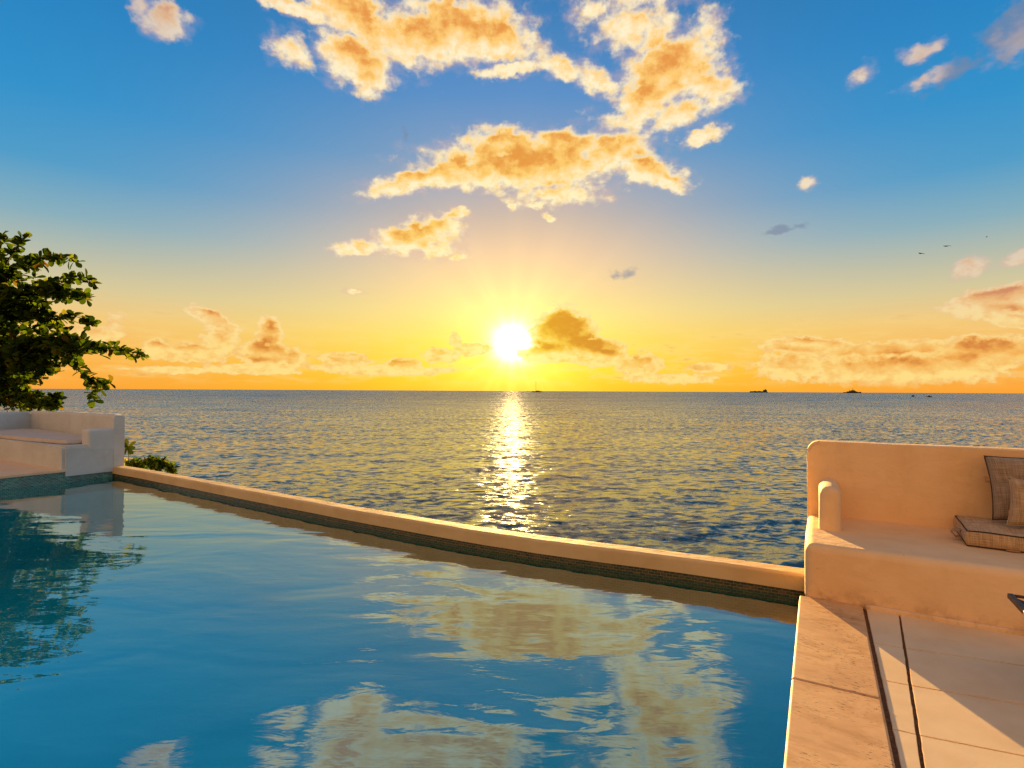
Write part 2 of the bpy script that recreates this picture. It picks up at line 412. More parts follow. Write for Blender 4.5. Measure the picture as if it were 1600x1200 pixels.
M_wood = simple('dark_wood', (0.10, 0.045, 0.02), 0.45, (0.045, 0.02, 0.012), 22)
M_sling = simple('olive_canvas', (0.03, 0.028, 0.012), 0.85, (0.02, 0.019, 0.009), 40)
M_piping = simple('dark_brown_piping', (0.055, 0.028, 0.018), 0.85, None, 60)
M_tag = simple('tan_leather', (0.42, 0.22, 0.09), 0.7, None, 40)

def weave(name, a, b_, sc=260):
    m, k, out = material(name); uv = k.new('ShaderNodeTexCoord').outputs['UV']
    u, v, _ = k.xyz(uv)
    def thread(c, other, s):
        w = k.math('SINE', k.math('MULTIPLY', c, 1500.0)); w = k.math('MULTIPLY_ADD', w, 0.5, 0.5)
        return w
    tu = thread(u, v, 1); tv = thread(v, u, 1)
    nu = k.noise(k.vec(k.math('MULTIPLY', u, 150.0), k.math('MULTIPLY', v, 7.0), 0.0), 1.0, 3, 0.6)
    nv = k.noise(k.vec(k.math('MULTIPLY', u, 7.0), k.math('MULTIPLY', v, 150.0), 3.0), 1.0, 3, 0.6)
    mixv = k.math('ADD', k.math('MULTIPLY', nu, 0.55), k.math('MULTIPLY', nv, 0.55))
    mixv = k.math('ADD', mixv, k.math('MULTIPLY', k.math('MULTIPLY', tu, tv), 0.10))
    fac = k.maprange(mixv, 0.40, 0.74)
    h = k.math('ADD', k.math('MULTIPLY', tu, 0.5), k.math('MULTIPLY', tv, 0.5))
    principled(k, out, k.mix(fac, c1(a), c1(b_)), 0.9, k.math('ADD', h, k.math('MULTIPLY', mixv, 1.5)), 0.5, 0.003, Sheen_Weight=0.2); return m
M_fab_dark = weave('grey_brown_weave', (0.20, 0.13, 0.085), (0.46, 0.34, 0.23))
M_fab_tan = weave('sand_weave', (0.28, 0.17, 0.085), (0.66, 0.46, 0.27))

def leaf_mat(name, dark, light, trans):
    m, k, out = material(name)
    geo = k.new('ShaderNodeNewGeometry'); rnd = geo.outputs['Random Per Island']
    c = k.ramp(rnd, [(0.0, dark), (0.45, [0.5 * (p + q) for p, q in zip(dark, light)]), (0.8, light), (0.93, (light[0] * 1.9, light[1] * 1.35, light[2])), (1.0, (0.09, 0.045, 0.012))])
    b = k.new('ShaderNodeBsdfDiffuse'); k.put(b.inputs['Color'], c)
    t = k.new('ShaderNodeBsdfTranslucent'); k.put(t.inputs[0], k.mix(1.0, c, c1(trans), 'MULTIPLY'))
    mx = k.new('ShaderNodeMixShader'); mx.inputs[0].default_value = 0.35
    k.links.new(b.outputs[0], mx.inputs[1]); k.links.new(t.outputs[0], mx.inputs[2]); k.links.new(mx.outputs[0], out.inputs[0]); return m
M_leaf = leaf_mat('sea_grape_leaves', (0.007, 0.016, 0.004), (0.046, 0.078, 0.012), (2.9, 2.9, 0.6))

# ------------------------------------------------------------------ object helpers
def link(o, parent=None):
    col.objects.link(o)
    if parent is not None: o.parent = parent
    return o
def tag(o, label, cat, group=None):
    o['label'] = label; o['category'] = cat
    if group: o['group'] = group
    return o
def structure(o): o['kind'] = 'structure'; return o
def empty(name, loc=(0, 0, 0)):
    o = bpy.data.objects.new(name, None); o.location = loc; o.empty_display_size = 0.2; return link(o)
def from_bm(name, bm, mat, parent=None, smooth=False):
    me = bpy.data.meshes.new(name)
    bmesh.ops.recalc_face_normals(bm, faces=bm.faces)
    bm.to_mesh(me); bm.free()
    if smooth:
        for p in me.polygons: p.use_smooth = True
    me.materials.append(mat)
    o = bpy.data.objects.new(name, me)
    link(o, parent)
    if parent is not None: o.matrix_parent_inverse = Matrix.Translation(-Vector(parent.location))
    return o
def smooth_by_angle(o, deg=40):
    me = o.data
    for p in me.polygons: p.use_smooth = True
    me.set_sharp_from_angle(angle=R(deg))
    w_ = o.modifiers.new('weighted', 'WEIGHTED_NORMAL'); w_.keep_sharp = True; w_.weight = 100; return o
def add_box(bm, x0, x1, y0, y1, z0, z1, bev=0.0, seg=3):
    vs_ = [bm.verts.new(p) for p in ((x0, y0, z0), (x1, y0, z0), (x1, y1, z0), (x0, y1, z0), (x0, y0, z1), (x1, y0, z1), (x1, y1, z1), (x0, y1, z1))]
    fs = [bm.faces.new([vs_[i] for i in f]) for f in ((3, 2, 1, 0), (4, 5, 6, 7), (0, 1, 5, 4), (1, 2, 6, 5), (2, 3, 7, 6), (3, 0, 4, 7))]
    if bev:
        es = list({e for f in fs for e in f.edges})
        bmesh.ops.bevel(bm, geom=es, offset=bev, segments=seg, profile=0.5, affect='EDGES')
def add_prism(bm, pts, z0, z1):
    lo = [bm.verts.new((x, y, z0)) for x, y in pts]; hi = [bm.verts.new((x, y, z1)) for x, y in pts]
    n_ = len(pts); bm.faces.new(hi); bm.faces.new(lo[::-1])
    for i in range(n_): bm.faces.new((lo[i], lo[(i + 1) % n_], hi[(i + 1) % n_], hi[i]))
    return hi
def tube(bm, pts, rad, seg=8):
    rings = []
    for i, (p, r_) in enumerate(zip(pts, rad)):
        p = Vector(p); a = Vector(pts[max(i - 1, 0)]); b = Vector(pts[min(i + 1, len(pts) - 1)])
        t = (b - a).normalized(); ref = Vector((0, 0, 1)) if abs(t.z) < 0.9 else Vector((1, 0, 0))
        u = t.cross(ref).normalized(); v = t.cross(u)
        rings.append([bm.verts.new(p + (u * math.cos(q * 2 * math.pi / seg) + v * math.sin(q * 2 * math.pi / seg)) * r_) for q in range(seg)])
    for a, b in zip(rings[:-1], rings[1:]):
        for q in range(seg): bm.faces.new((a[q], a[(q + 1) % seg], b[(q + 1) % seg], b[q]))
    bm.faces.new(rings[0][::-1]); bm.faces.new(rings[-1])
def wobble(o, amp, scale, seed=0.0):
    """hand-trowelled unevenness"""
    for v in o.data.vertices:
        d = mnoise.noise_vector(Vector(v.co) * scale + Vector((seed, 0, 0)))
        v.co += Vector(d) * amp
def sweep_profile(path, prof):
    """a cross-section (offset across, z) swept along a 2-D path"""
    bm = bmesh.new(); rows = []
    for i, (x, y) in enumerate(path):
        a = Vector(path[max(i - 1, 0)]); b = Vector(path[min(i + 1, len(path) - 1)]); t = (b - a).normalized(); nrm = Vector((-t.y, t.x))
        rows.append([bm.verts.new((x + nrm.x * o, y + nrm.y * o, z)) for o, z in prof])
    k = len(prof)
    for a, b in zip(rows[:-1], rows[1:]):
        for q in range(k): bm.faces.new((a[q], b[q], b[(q + 1) % k], a[(q + 1) % k]))
    bm.faces.new(rows[0]); bm.faces.new(rows[-1][::-1])
    return bm
def round_prof(x0, x1, z0, z1, r, seg=5, bottom=False):
    p = [(x0, z0)]
    for i in range(seg + 1):
        a = math.pi - i * math.pi / 2 / seg; p.append((x0 + r + r * math.cos(a), z1 - r + r * math.sin(a)))
    for i in range(seg + 1):
        a = math.pi / 2 - i * math.pi / 2 / seg; p.append((x1 - r + r * math.cos(a), z1 - r + r * math.sin(a)))
    p.append((x1, z0)); return p
def resample(pts, step):
    out = []
    P_ = [Vector(p) for p in pts]
    for i in range(len(P_) - 1):
        p0 = P_[max(i - 1, 0)]; p1 = P_[i]; p2 = P_[i + 1]; p3 = P_[min(i + 2, len(P_) - 1)]
        k = max(1, int((p2 - p1).length / step))
        for j in range(k):
            t = j / k
            out.append(0.5 * ((2 * p1) + (p2 - p0) * t + (2 * p0 - 5 * p1 + 4 * p2 - p3) * t * t + (-p0 + 3 * p1 - 3 * p2 + p3) * t ** 3))
    out.append(P_[-1]); return [tuple(v) for v in out]

# ------------------------------------------------------------------ sea
SEA = -4.0
def sea_material():
    m, k, out = material('sea_water'); co = k.new('ShaderNodeTexCoord').outputs['Object']
    cd = k.new('ShaderNodeCameraData')
    rot = k.new('ShaderNodeMapping'); rot.inputs['Rotation'].default_value = (0, 0, R(-33)); k.put(rot.inputs[0], co)
    st = k.vmath('MULTIPLY', rot.outputs[0], (0.55, 1.0, 1.0))
    # slopes of the small waves, read straight from fractal noise so that they keep their strength out to the horizon
    s1 = k.noise(st, 2.3, 6, 0.66, 0.5, out=1); s2 = k.noise(k.vmath('MULTIPLY', rot.outputs[0], (0.05, 0.16, 1)), 1.0, 4, 0.6, 0.3, out=1)
    patch = k.maprange(k.noise(k.vmath('MULTIPLY', rot.outputs[0], (0.006, 0.03, 1)), 1.0, 4, 0.55), 0.35, 0.68, 0.65, 1.25)
    s = k.vmath('ADD', k.vmath('SCALE', k.vmath('SUBTRACT', s1, (0.5, 0.5, 0.5)), SEA_SLOPE), k.vmath('SCALE', k.vmath('SUBTRACT', s2, (0.5, 0.5, 0.5)), SEA_SWELL))
    s = k.vmath('SCALE', s, patch)
    s = k.vmath('ADD', s, k.vmath('SCALE', tuple(right), k.math('MULTIPLY', k.vmath('DOT_PRODUCT', s, tuple(right), out='Value'), 0.2)))
    # the waves lean shoreward: their steep faces look at the terrace, more so on the open water
    rad = k.vmath('LENGTH', co, out='Value')
    lean = k.maprange(k.math('LOGARITHM', rad, 10.0), 1.3, 2.9, 0.0, 0.19)
    s = k.vmath('ADD', s, k.vmath('SCALE', tuple(-fwd), lean))
    geo = k.new('ShaderNodeNewGeometry')
    nn = k.vmath('NORMALIZE', k.vmath('ADD', geo.outputs['Normal'], k.vmath('MULTIPLY', s, (1, 1, 0))))
    p = k.new('ShaderNodeBsdfPrincipled'); p.inputs['Base Color'].default_value = (0.022, 0.060, 0.080, 1); p.inputs['Roughness'].default_value = 0.04; p.inputs['IOR'].default_value = 1.45
    k.links.new(nn, p.inputs['Normal']); k.links.new(p.outputs[0], out.inputs[0]); return m
SEA_SLOPE = 1.4; SEA_SWELL = 0.20
M_sea = sea_material()
def build_sea():
    rs = [0.0, 2.0, 5.0]; r_ = 8.0
    while r_ < 90: rs.append(r_); r_ *= 1.0065
    while r_ < 420: rs.append(r_); r_ *= 1.011
    while r_ < 60000: rs.append(r_); r_ *= 1.12
    rs = np.array(rs)
    c0 = math.degrees(YAW) + 90
    fine = np.arange(c0 - 52, c0 + 52, 0.24); coarse = np.arange(c0 + 52, c0 + 308, 8.0)
    th = np.radians(np.concatenate([fine, coarse]))
    X = rs[:, None] * np.cos(th)[None]; Y = rs[:, None] * np.sin(th)[None]
    Z = np.zeros_like(X); DX = np.zeros_like(X); DY = np.zeros_like(X)
    rng = np.random.RandomState(7)
    cell_ = np.maximum(rs * 0.0065, rs * math.radians(0.24))[:, None]
    # wind sea running in towards the terrace, plus cross chop
    group_ = 0.55 + 0.45 * np.sin(X * 0.043 + Y * 0.021 + 1.0) * np.sin(Y * 0.057 - X * 0.017)
    for i in range(64):
        lam = 0.45 * (8.0 / 0.45) ** (rng.rand() ** 1.15)
        ang_ = math.radians(c0 + 180 + rng.normal(0, 34) + 12)
        kx, ky = math.cos(ang_) * 2 * math.pi / lam, math.sin(ang_) * 2 * math.pi / lam
        amp = 0.0022 * lam ** 0.85 * (0.6 + 0.8 * rng.rand())
        fade = np.clip(1.6 - cell_ * 4.0 / lam, 0, 1) * np.clip((rs[:, None] - 6) / 6, 0, 1)
        ph = kx * X + ky * Y + rng.rand() * 6.283
        wv = np.cos(ph)
        Z += amp * fade * wv * (group_ if lam < 5 else 1)
        q = 0.8
        DX -= q * amp * fade * math.cos(ang_) * np.sin(ph); DY -= q * amp * fade * math.sin(ang_) * np.sin(ph)
    X = X + DX; Y = Y + DY
    nr, nt = X.shape
    V_ = np.stack([X, Y, Z + SEA], -1).reshape(-1, 3)
    i, j = np.meshgrid(np.arange(nr - 1), np.arange(nt), indexing='ij'); j2 = (j + 1) % nt
    F_ = np.stack([i * nt + j, (i + 1) * nt + j, (i + 1) * nt + j2, i * nt + j2], -1).reshape(-1, 4)
    me = bpy.data.meshes.new('sea'); me.vertices.add(len(V_)); me.vertices.foreach_set('co', V_.ravel().astype(np.float32))
    me.loops.add(F_.size); me.loops.foreach_set('vertex_index', F_.ravel().astype(np.int32))
    me.polygons.add(len(F_)); me.polygons.foreach_set('loop_start', np.arange(0, F_.size, 4, dtype=np.int32)); me.polygons.foreach_set('loop_total', np.full(len(F_), 4, dtype=np.int32))
    me.polygons.foreach_set('use_smooth', np.ones(len(F_), dtype=bool))
    me.update(calc_edges=True); me.validate(); me.materials.append(M_sea)
    o = structure(link(bpy.data.objects.new('sea', me))); return o
build_sea()

# ------------------------------------------------------------------ pool basin and its water
POOL = -0.17
XL, XR = -12.37, -0.105
outer = [(-12.9, 5.665), (-12.42, 5.65), (-10.24, 5.55), (-8.2, 5.43), (-6.17, 5.31), (-4.47, 5.235), (-3.5, 5.225), (-2.6, 5.25), (-1.9, 5.31), (-1.14, 5.39), (-0.02, 5.455)]
outer = [(x, y) for x, y in resample([(x, y, 0) for x, y in outer], 0.35) for _ in (0,)] if False else [p[:2] for p in resample([(x, y, 0) for x, y in outer], 0.3)]
def pool_water_mat():
    m, k, out = material('pool_water'); co = k.new('ShaderNodeTexCoord').outputs['Object']
    rot = k.new('ShaderNodeMapping'); rot.inputs['Rotation'].default_value = (0, 0, R(-28)); k.put(rot.inputs[0], co)
    big = k.noise(k.vmath('MULTIPLY', rot.outputs[0], (0.7, 1.5, 1)), 0.9, 2, 0.45, 0.8)
    mid_ = k.noise(k.vmath('MULTIPLY', rot.outputs[0], (1.0, 2.4, 1)), 3.2, 3, 0.5, 0.5)
    h = k.math('ADD', big, k.math('MULTIPLY', mid_, 0.10))
    bn = k.new('ShaderNodeBump'); bn.inputs['Strength'].default_value = 1.0; bn.inputs['Distance'].default_value = 0.013; k.put(bn.inputs['Height'], h)
    gl = k.new('ShaderNodeBsdfGlossy'); gl.inputs['Roughness'].default_value = 0.0; gl.inputs['Color'].default_value = (0.88, 0.95, 0.97, 1)
    k.links.new(bn.outputs[0], gl.inputs['Normal'])
    tr = k.new('ShaderNodeBsdfTransparent'); tr.inputs[0].default_value = (0.08, 0.92, 0.92, 1)
    lw = k.new('ShaderNodeLayerWeight'); lw.inputs['Blend'].default_value = 0.5; k.links.new(bn.outputs[0], lw.inputs['Normal'])
    fac = k.math('MULTIPLY_ADD', k.math('POWER', k.maprange(lw.outputs['Facing'], 0.28, 1.0, smooth=False), 1.0), 0.60, 0.10)
    mx = k.new('ShaderNodeMixShader'); k.put(mx.inputs[0], fac); k.links.new(tr.outputs[0], mx.inputs[1]); k.links.new(gl.outputs[0], mx.inputs[2])
    k.links.new(mx.outputs[0], out.inputs[0]); return m
bm = bmesh.new()
inner = [(x, y - 0.185) for x, y in outer]
pts = [(XL + 0.0, -4.2), (XR, -4.2)] + [(min(max(x, XL), XR), y) for x, y in inner[::-1] if XL - 0.2 < x]
vsw = [bm.verts.new((x, y, POOL)) for x, y in pts]; bm.faces.new(vsw)
structure(from_bm('pool_water', bm, pool_water_mat()))
def basin_mat():
    m, k, out = material('blue_pool_plaster'); co = obco(k)
    f = k.noise(co, 0.7, 5, 0.6); f2 = k.noise(co, 60, 3, 0.6)
    c = k.mix(k.maprange(f, 0.3, 0.7), (0.008, 0.50, 0.66, 1), (0.012, 0.58, 0.74, 1)); c = k.mix(k.maprange(f2, 0.5, 0.75, 0, 0.3), c, (0.10, 0.5, 0.62, 1))
    principled(k, out, c, 0.8); return m
M_basin = basin_mat()
bm = bmesh.new()
n_ = len(pts)
top = [bm.verts.new((x, y, -0.41)) for x, y in pts]; bot = [bm.verts.new((x, y, -1.55)) for x, y in pts]
bm.faces.new(bot)
for i in range(n_): bm.faces.new((top[i], top[(i + 1) % n_], bot[(i + 1) % n_], bot[i]))
me = bpy.data.meshes.new('pool_basin'); bm.to_mesh(me); bm.free(); me.materials.append(M_basin)
structure(link(bpy.data.objects.new('pool_basin', me)))

# ------------------------------------------------------------------ the wall between pool and sea
pw = empty('pool_wall', (-6, 5.3, -0.17)); tag(pw, 'long low cream plaster wall closing the pool on the sea side', 'wall')
prof = round_prof(-0.205, 0.0, -0.10, 0.042, 0.028)
o = from_bm('plaster_coping', sweep_profile([(x, y) for x, y in outer], prof), M_cream, pw); smooth_by_angle(o, 50); wobble(o, 0.006, 1.7)
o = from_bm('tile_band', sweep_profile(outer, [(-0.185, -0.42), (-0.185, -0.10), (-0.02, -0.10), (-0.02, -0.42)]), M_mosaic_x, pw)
o = from_bm('outer_face', sweep_profile(outer, [(-0.16, -5.0), (-0.16, -0.43), (-0.02, -0.43), (-0.02, -5.0)]), M_cream, pw)

# ------------------------------------------------------------------ right hand terrace: travertine coping, grout channel, tiles
def slab(bm, quad, z0, z1, bev=0.004, seg=2):
    lo = [bm.verts.new((x, y, z0)) for x, y in quad]; hi = [bm.verts.new((x, y, z1)) for x, y in quad]
    fs = [bm.faces.new(hi)] + [bm.faces.new((lo[i], lo[(i + 1) % 4], hi[(i + 1) % 4], hi[i])) for i in range(4)]
    if bev: bmesh.ops.bevel(bm, geom=list(fs[0].edges), offset=bev, segments=seg, affect='EDGES')
bm = bmesh.new()
ys = [-3.3, -1.95, -0.6, 0.73, 2.06, 3.415, 4.835]
for a, b in zip(ys[:-1], ys[1:]): add_box(bm, -0.135, 0.283, a + 0.003, b - 0.003, -0.048, 0.0, 0.012, 5)
o = structure(from_bm('pool_coping', bm, M_trav)); 
bm = bmesh.new(); add_box(bm, -0.10, 6.0, -3.3, 5.3, -5.0, -0.05); add_box(bm, 0.27, 6.0, -3.3, 5.3, -0.049, -0.024)
structure(from_bm('terrace_base', bm, M_grout))
bm = bmesh.new()
def gx(y): return 0.506 - (4.78 - y) * 0.0637            # the slanting joint
def jag(y): return 0.0035 * math.sin(y * 23) + 0.003 * math.sin(y * 51 + 1)
rows_l = [4.92, 4.18, 3.668, 3.161, 2.65, 2.14, 1.63, 1.12, 0.6, 0.1, -0.4, -0.9, -1.4, -1.9, -2.4, -3.2]
TZ = -0.010
for a, b in zip(rows_l[1:], rows_l[:-1]):
    slab(bm, [(0.306, a + 0.0045), (gx(a) - 0.008, a + 0.0105), (gx(b) - 0.008, b + 0.0035), (0.306, b - 0.0045)], -0.03, TZ, 0.002)
def ry(y, x): return y + (x - 0.45) * 0.148 + 0.012
xs_r = [None, 2.9, 5.4]
for a, b in zip(rows_l[1:], rows_l[:-1]):
    for k_ in range(2):
        xa0 = gx(a) + 0.008 if k_ == 0 else xs_r[k_] + 0.003; xb0 = gx(b) + 0.008 if k_ == 0 else xs_r[k_] + 0.003; x1 = xs_r[k_ + 1] - 0.003
        if b > 4.5: slab(bm, [(xa0, ry(a, xa0) + 0.0045), (x1, ry(a, x1) + 0.0045), (x1, 5.3), (xb0, 5.0)], -0.03, TZ, 0.002)
        else: slab(bm, [(xa0, ry(a, xa0) + 0.0045), (x1, ry(a, x1) + 0.0045), (x1, ry(b, x1) - 0.0045), (xb0, ry(b, xb0) - 0.0045)], -0.03, TZ, 0.002)
bmesh.ops.subdivide_edges(bm, edges=[e for e in bm.edges if e.calc_length() > 0.12], cuts=9, use_grid_fill=False)
for v in bm.verts:
    d_ = mnoise.noise_vector(Vector((v.co.x * 22, v.co.y * 22, 0))); v.co.x += d_.x * 0.0035; v.co.y += d_.y * 0.0030
o = structure(from_bm('terrace_paving', bm, M_tile))

# ------------------------------------------------------------------ right hand bench
rb = empty('plaster_bench', (1.4, 5.4, 0)); tag(rb, 'apricot plaster bench with high back built in at the right end of the pool wall', 'bench')
def rounded_box(name, x0, x1, y0, y1, z0, z1, r, mat, parent, cuts=0.0, wob=0.006, seg=5, edges=None):
    bm = bmesh.new(); add_box(bm, x0, x1, y0, y1, z0, z1)
    es = [e for e in bm.edges if edges is None or edges(e)]
    bmesh.ops.bevel(bm, geom=es, offset=r, segments=seg, profile=0.5, affect='EDGES')
    if cuts:
        for ax in range(3):
            lo_ = (x0, y0, z0)[ax]; hi_ = (x1, y1, z1)[ax]; k = int((hi_ - lo_) / cuts)
            for q in range(1, k):
                nn = [0, 0, 0]; nn[ax] = 1; pp = [0, 0, 0]; pp[ax] = lo_ + (hi_ - lo_) * q / k
                bmesh.ops.bisect_plane(bm, geom=bm.verts[:] + bm.edges[:] + bm.faces[:], plane_co=pp, plane_no=nn)
    o = from_bm(name, bm, mat, parent); wobble(o, wob, 2.3, x0); smooth_by_angle(o, 50); return o
def top_edges(e): return max(v.co.z for v in e.verts) > 0.3
rounded_box('seat_base', -0.10, 3.4, 4.83, 6.06, -0.30, 0.412, 0.065, M_apricot, rb, 0.15, 0.006, 6, lambda e: min(v.co.z for v in e.verts) > 0.3 or (max(v.co.z for v in e.verts) > 0.3 and e.calc_length() > 0.6 and abs(e.verts[0].co.x - e.verts[1].co.x) < .01 and e.verts[0].co.x < 0))
o = rounded_box('armrest', 0.0, 0.168, 5.37, 6.04, 0.30, 0.785, 0.075, M_apricot, rb, 0.06, 0.006, 6, lambda e: max(v.co.z for v in e.verts) > 0.7)
bm = bmesh.new()     # back wall with a rounded upper corner
prf = [(-0.10, -0.3)] + [(-0.10 + 0.11 - 0.11 * math.cos(a), 1.125 - 0.11 + 0.11 * math.sin(a)) for a in np.linspace(0, math.pi / 2, 9)] + [(3.4, 1.135), (3.4, -0.3)]
fr = [bm.verts.new((x, 6.0, z)) for x, z in prf]; bk = [bm.verts.new((x, 6.19, z)) for x, z in prf]
ff = bm.faces.new(fr); fb_ = bm.faces.new(bk[::-1])
for i in range(len(prf)): bm.faces.new((fr[i], bk[i], bk[(i + 1) % len(prf)], fr[(i + 1) % len(prf)]))
bmesh.ops.bevel(bm, geom=list(ff.edges) + list(fb_.edges), offset=0.03, segments=4, affect='EDGES')
for q in range(1, 24): bmesh.ops.bisect_plane(bm, geom=bm.verts[:] + bm.edges[:] + bm.faces[:], plane_co=(-0.1 + q * 0.15, 0, 0), plane_no=(1, 0, 0))
for q in range(0, 7): bmesh.ops.bisect_plane(bm, geom=bm.verts[:] + bm.edges[:] + bm.faces[:], plane_co=(0, 0, 0.05 + q * 0.15), plane_no=(0, 0, 1))
o = from_bm('backrest', bm, M_apricot, rb); wobble(o, 0.007, 1.6); smooth_by_angle(o, 50)
rounded_box('plinth_strip', 0.30, 3.4, 4.795, 4.86, -0.03, 0.022, 0.012, M_apricot, rb, 0.2, 0.004, 3)
bm = bmesh.new(); add_box(bm, -0.09, 3.4, 5.2, 6.15, -5.0, -0.28)
from_bm('foundation', bm, M_cream, rb)

# ------------------------------------------------------------------ left hand terrace and bench
bm = bmesh.new()
xs_d = [-12.345, -13.0, -14.2, -15.4, -16.6, -18.0, -20.0]
yd = [-4.2, -2.4, -0.6, 1.2, 3.0, 4.72]
for a, b in zip(xs_d[1:], xs_d[:-1]):
    for c_, d_ in zip(yd[:-1], yd[1:]): add_box(bm, a + 0.002, b - 0.002, c_ + 0.002, d_ - 0.002, 0.030, 0.076, 0.008 if a > -13.5 else 0.003, 2)
o = structure(from_bm('far_deck', bm, M_deck)); smooth_by_angle(o, 35)
bm = bmesh.new(); add_box(bm, -20.0, -12.42, -4.2, 5.6, -5.0, 0.029)
structure(from_bm('far_terrace_base', bm, M_cream))
ew = empty('pool_end_wall', (-12.4, 2, -0.17)); tag(ew, 'blue green mosaic wall at the far left end of the pool', 'wall')
bm = bmesh.new(); add_box(bm, -12.418, XL, -4.2, 5.45, -0.42, 0.029)
from_bm('mosaic_face', bm, M_mosaic_y, ew)

lb = empty('plaster_bench', (-14.5, 5.2, 0.07)); tag(lb, 'white plaster corner bench with curved back on the far left deck', 'bench')
back_in = [(-12.335, 5.45), (-13.0, 5.53), (-14.2, 5.67), (-15.6, 5.80), (-16.8, 5.88), (-17.64, 5.90)]
ret_in = [(-17.64, 5.90), (-17.4, 5.3), (-17.15, 4.6), (-16.95, 4.0), (-16.6, 3.0)]
bm = bmesh.new()
basep = [(-16.9, 4.615), (-15.5, 4.60), (-14.0, 4.605), (-12.345, 4.615), (-12.345, 5.56)] + [(x, y + 0.08) for x, y in back_in[1:]]+ [(-17.7, 5.6), (-17.3, 4.7)]
hi = add_prism(bm, basep, -0.056, 0.512)
bm.edges.ensure_lookup_table()
tope = [e for e in bm.edges if all(v.co.z > 0.4 for v in e.verts)] + [e for e in bm.edges if abs(e.verts[0].co.z - e.verts[1].co.z) > 0.3 and e.verts[0].co.x > -12.4 and e.verts[0].co.y < 5]
bmesh.ops.bevel(bm, geom=tope, offset=0.045, segments=4, affect='EDGES')
o = from_bm('seat_base', bm, M_white, lb); smooth_by_angle(o, 50)
o = rounded_box('armrest', -12.66, -12.338, 5.02, 5.55, 0.40, 0.806, 0.045, M_white, lb, 0.1, 0.004, 4, lambda e: max(v.co.z for v in e.verts) > 0.7)
bp = resample([(x, y, 0) for x, y in back_in], 0.25)
bkprof = [(-0.0, -0.05)] + [(-0.0 , 0.97)] + [(-0.0 - 0.06 + 0.06 * math.cos(a), 1.0 + 0.06 * math.sin(a)) for a in np.linspace(0.2, math.pi / 2, 5)] + [(-0.12, 1.058)] + [(-0.13 - 0.05 * math.sin(a), 1.0 + 0.058 * math.cos(a)) for a in np.linspace(0.2, math.pi / 2, 5)] + [(-0.185, -0.05)]
o = from_bm('backrest', sweep_profile([p[:2] for p in bp], bkprof), M_white, lb)
for v in o.data.vertices:      # the back drops a little towards the far corner and its near end is rounded off
    t = min(max((-12.3 - v.co.x) / 5.3, 0), 1)
    if v.co.z > 0.5: v.co.z += 0.035 * (1 - t) - 0.035 * t
    if v.co.x > -12.45 and v.co.z > 1.0: v.co.z -= 0.03
wobble(o, 0.004, 1.5); smooth_by_angle(o, 50)
rp = resample([(x, y, 0) for x, y in ret_in], 0.25)
bkprof2 = [(-0.0, 0.0)] + [(-0.0, 0.95)] + [(-0.05, 1.02), (-0.13, 1.02), (-0.18, 0.95), (-0.18, 0.0)]
o = from_bm('side_wall', sweep_profile([p[:2] for p in rp], [(-a, z) for a, z in bkprof2] if False else bkprof2), M_white, lb); smooth_by_angle(o, 50)

# ------------------------------------------------------------------ flat pad on the left bench
bm = bmesh.new()
padp = [(-16.85, 4.70), (-15.46, 4.66), (-14.0, 4.70), (-12.80, 4.765), (-12.69, 4.80), (-12.655, 4.95), (-12.67, 5.35)] + [(x, y - 0.1) for x, y in back_in[1:-1]] + [(-17.45, 5.72), (-17.1, 4.9)]
hi = add_prism(bm, padp, 0.522, 0.594)
bmesh.ops.bevel(bm, geom=[e for e in bm.edges if abs(e.verts[0].co.z - e.verts[1].co.z) < 0.01], offset=0.022, segments=4, affect='EDGES')
o = from_bm('seat_pad', bm, M_pad); smooth_by_angle(o, 50); tag(o, 'thin pale flat pad covering the seat of the white corner bench', 'seat pad')

# ------------------------------------------------------------------ cushions on the right bench
def pillow(name, w, h, t, mat, pinch=0.05, nu=26, seed=0, sag=0.0):
    """a knife-edge pillow standing in the XZ plane, origin at its lower left corner"""
    bm = bmesh.new(); uvl = bm.loops.layers.uv.new('UVMap'); grids = []
    for s in (1, -1):
        gr = []
        for i in range(nu + 1):
            rw = []
            for j in range(nu + 1):
                u = i / nu * 2 - 1; v = j / nu * 2 - 1
                x = u * (1 - pinch * (1 - v * v)); z = v * (1 - pinch * (1 - u * u))
                th = max(0.0, (1 - u ** 4)) ** 0.55 * max(0.0, (1 - v ** 4)) ** 0.55 * (1 - 0.22 * (u * u + v * v) / 2)
                d = mnoise.noise(Vector((u * 1.7 + seed, v * 1.7, s * 2.0))) * 0.12 * th
                edge = i in (0, nu) or j in (0, nu)
                cr = 0.05 * math.sin(6 * u + 4 * v + seed) * th * 0.35
                p = (w / 2 * (x + 1), -s * t / 2 * (0 if edge else th + d + cr) - sag * (1 - v) * 0.0, h / 2 * (z + 1))
                rw.append(gr_prev[i][j] if s == -1 and edge else bm.verts.new(p))
            gr.append(rw)
        if s == 1: gr_prev = gr
        grids.append(gr)
        for i in range(nu):
            for j in range(nu):
                q = [(i, j), (i + 1, j), (i + 1, j + 1), (i, j + 1)]
                if s == -1: q = q[::-1]
                f = bm.faces.new([gr[a][b] for a, b in q])
                for lp, (a, b) in zip(f.loops, q): lp[uvl].uv = (a / nu * w, b / nu * h)
    rim = [grids[0][i][0].co.copy() for i in range(nu)] + [grids[0][nu][j].co.copy() for j in range(nu)] + [grids[0][nu - i][nu].co.copy() for i in range(nu)] + [grids[0][0][nu - j].co.copy() for j in range(nu + 1)]
    return bm, rim
def place(o, loc, rx=0, ry=0, rz=0):
    o.location = loc; o.rotation_euler = (R(rx), R(ry), R(rz)); return o
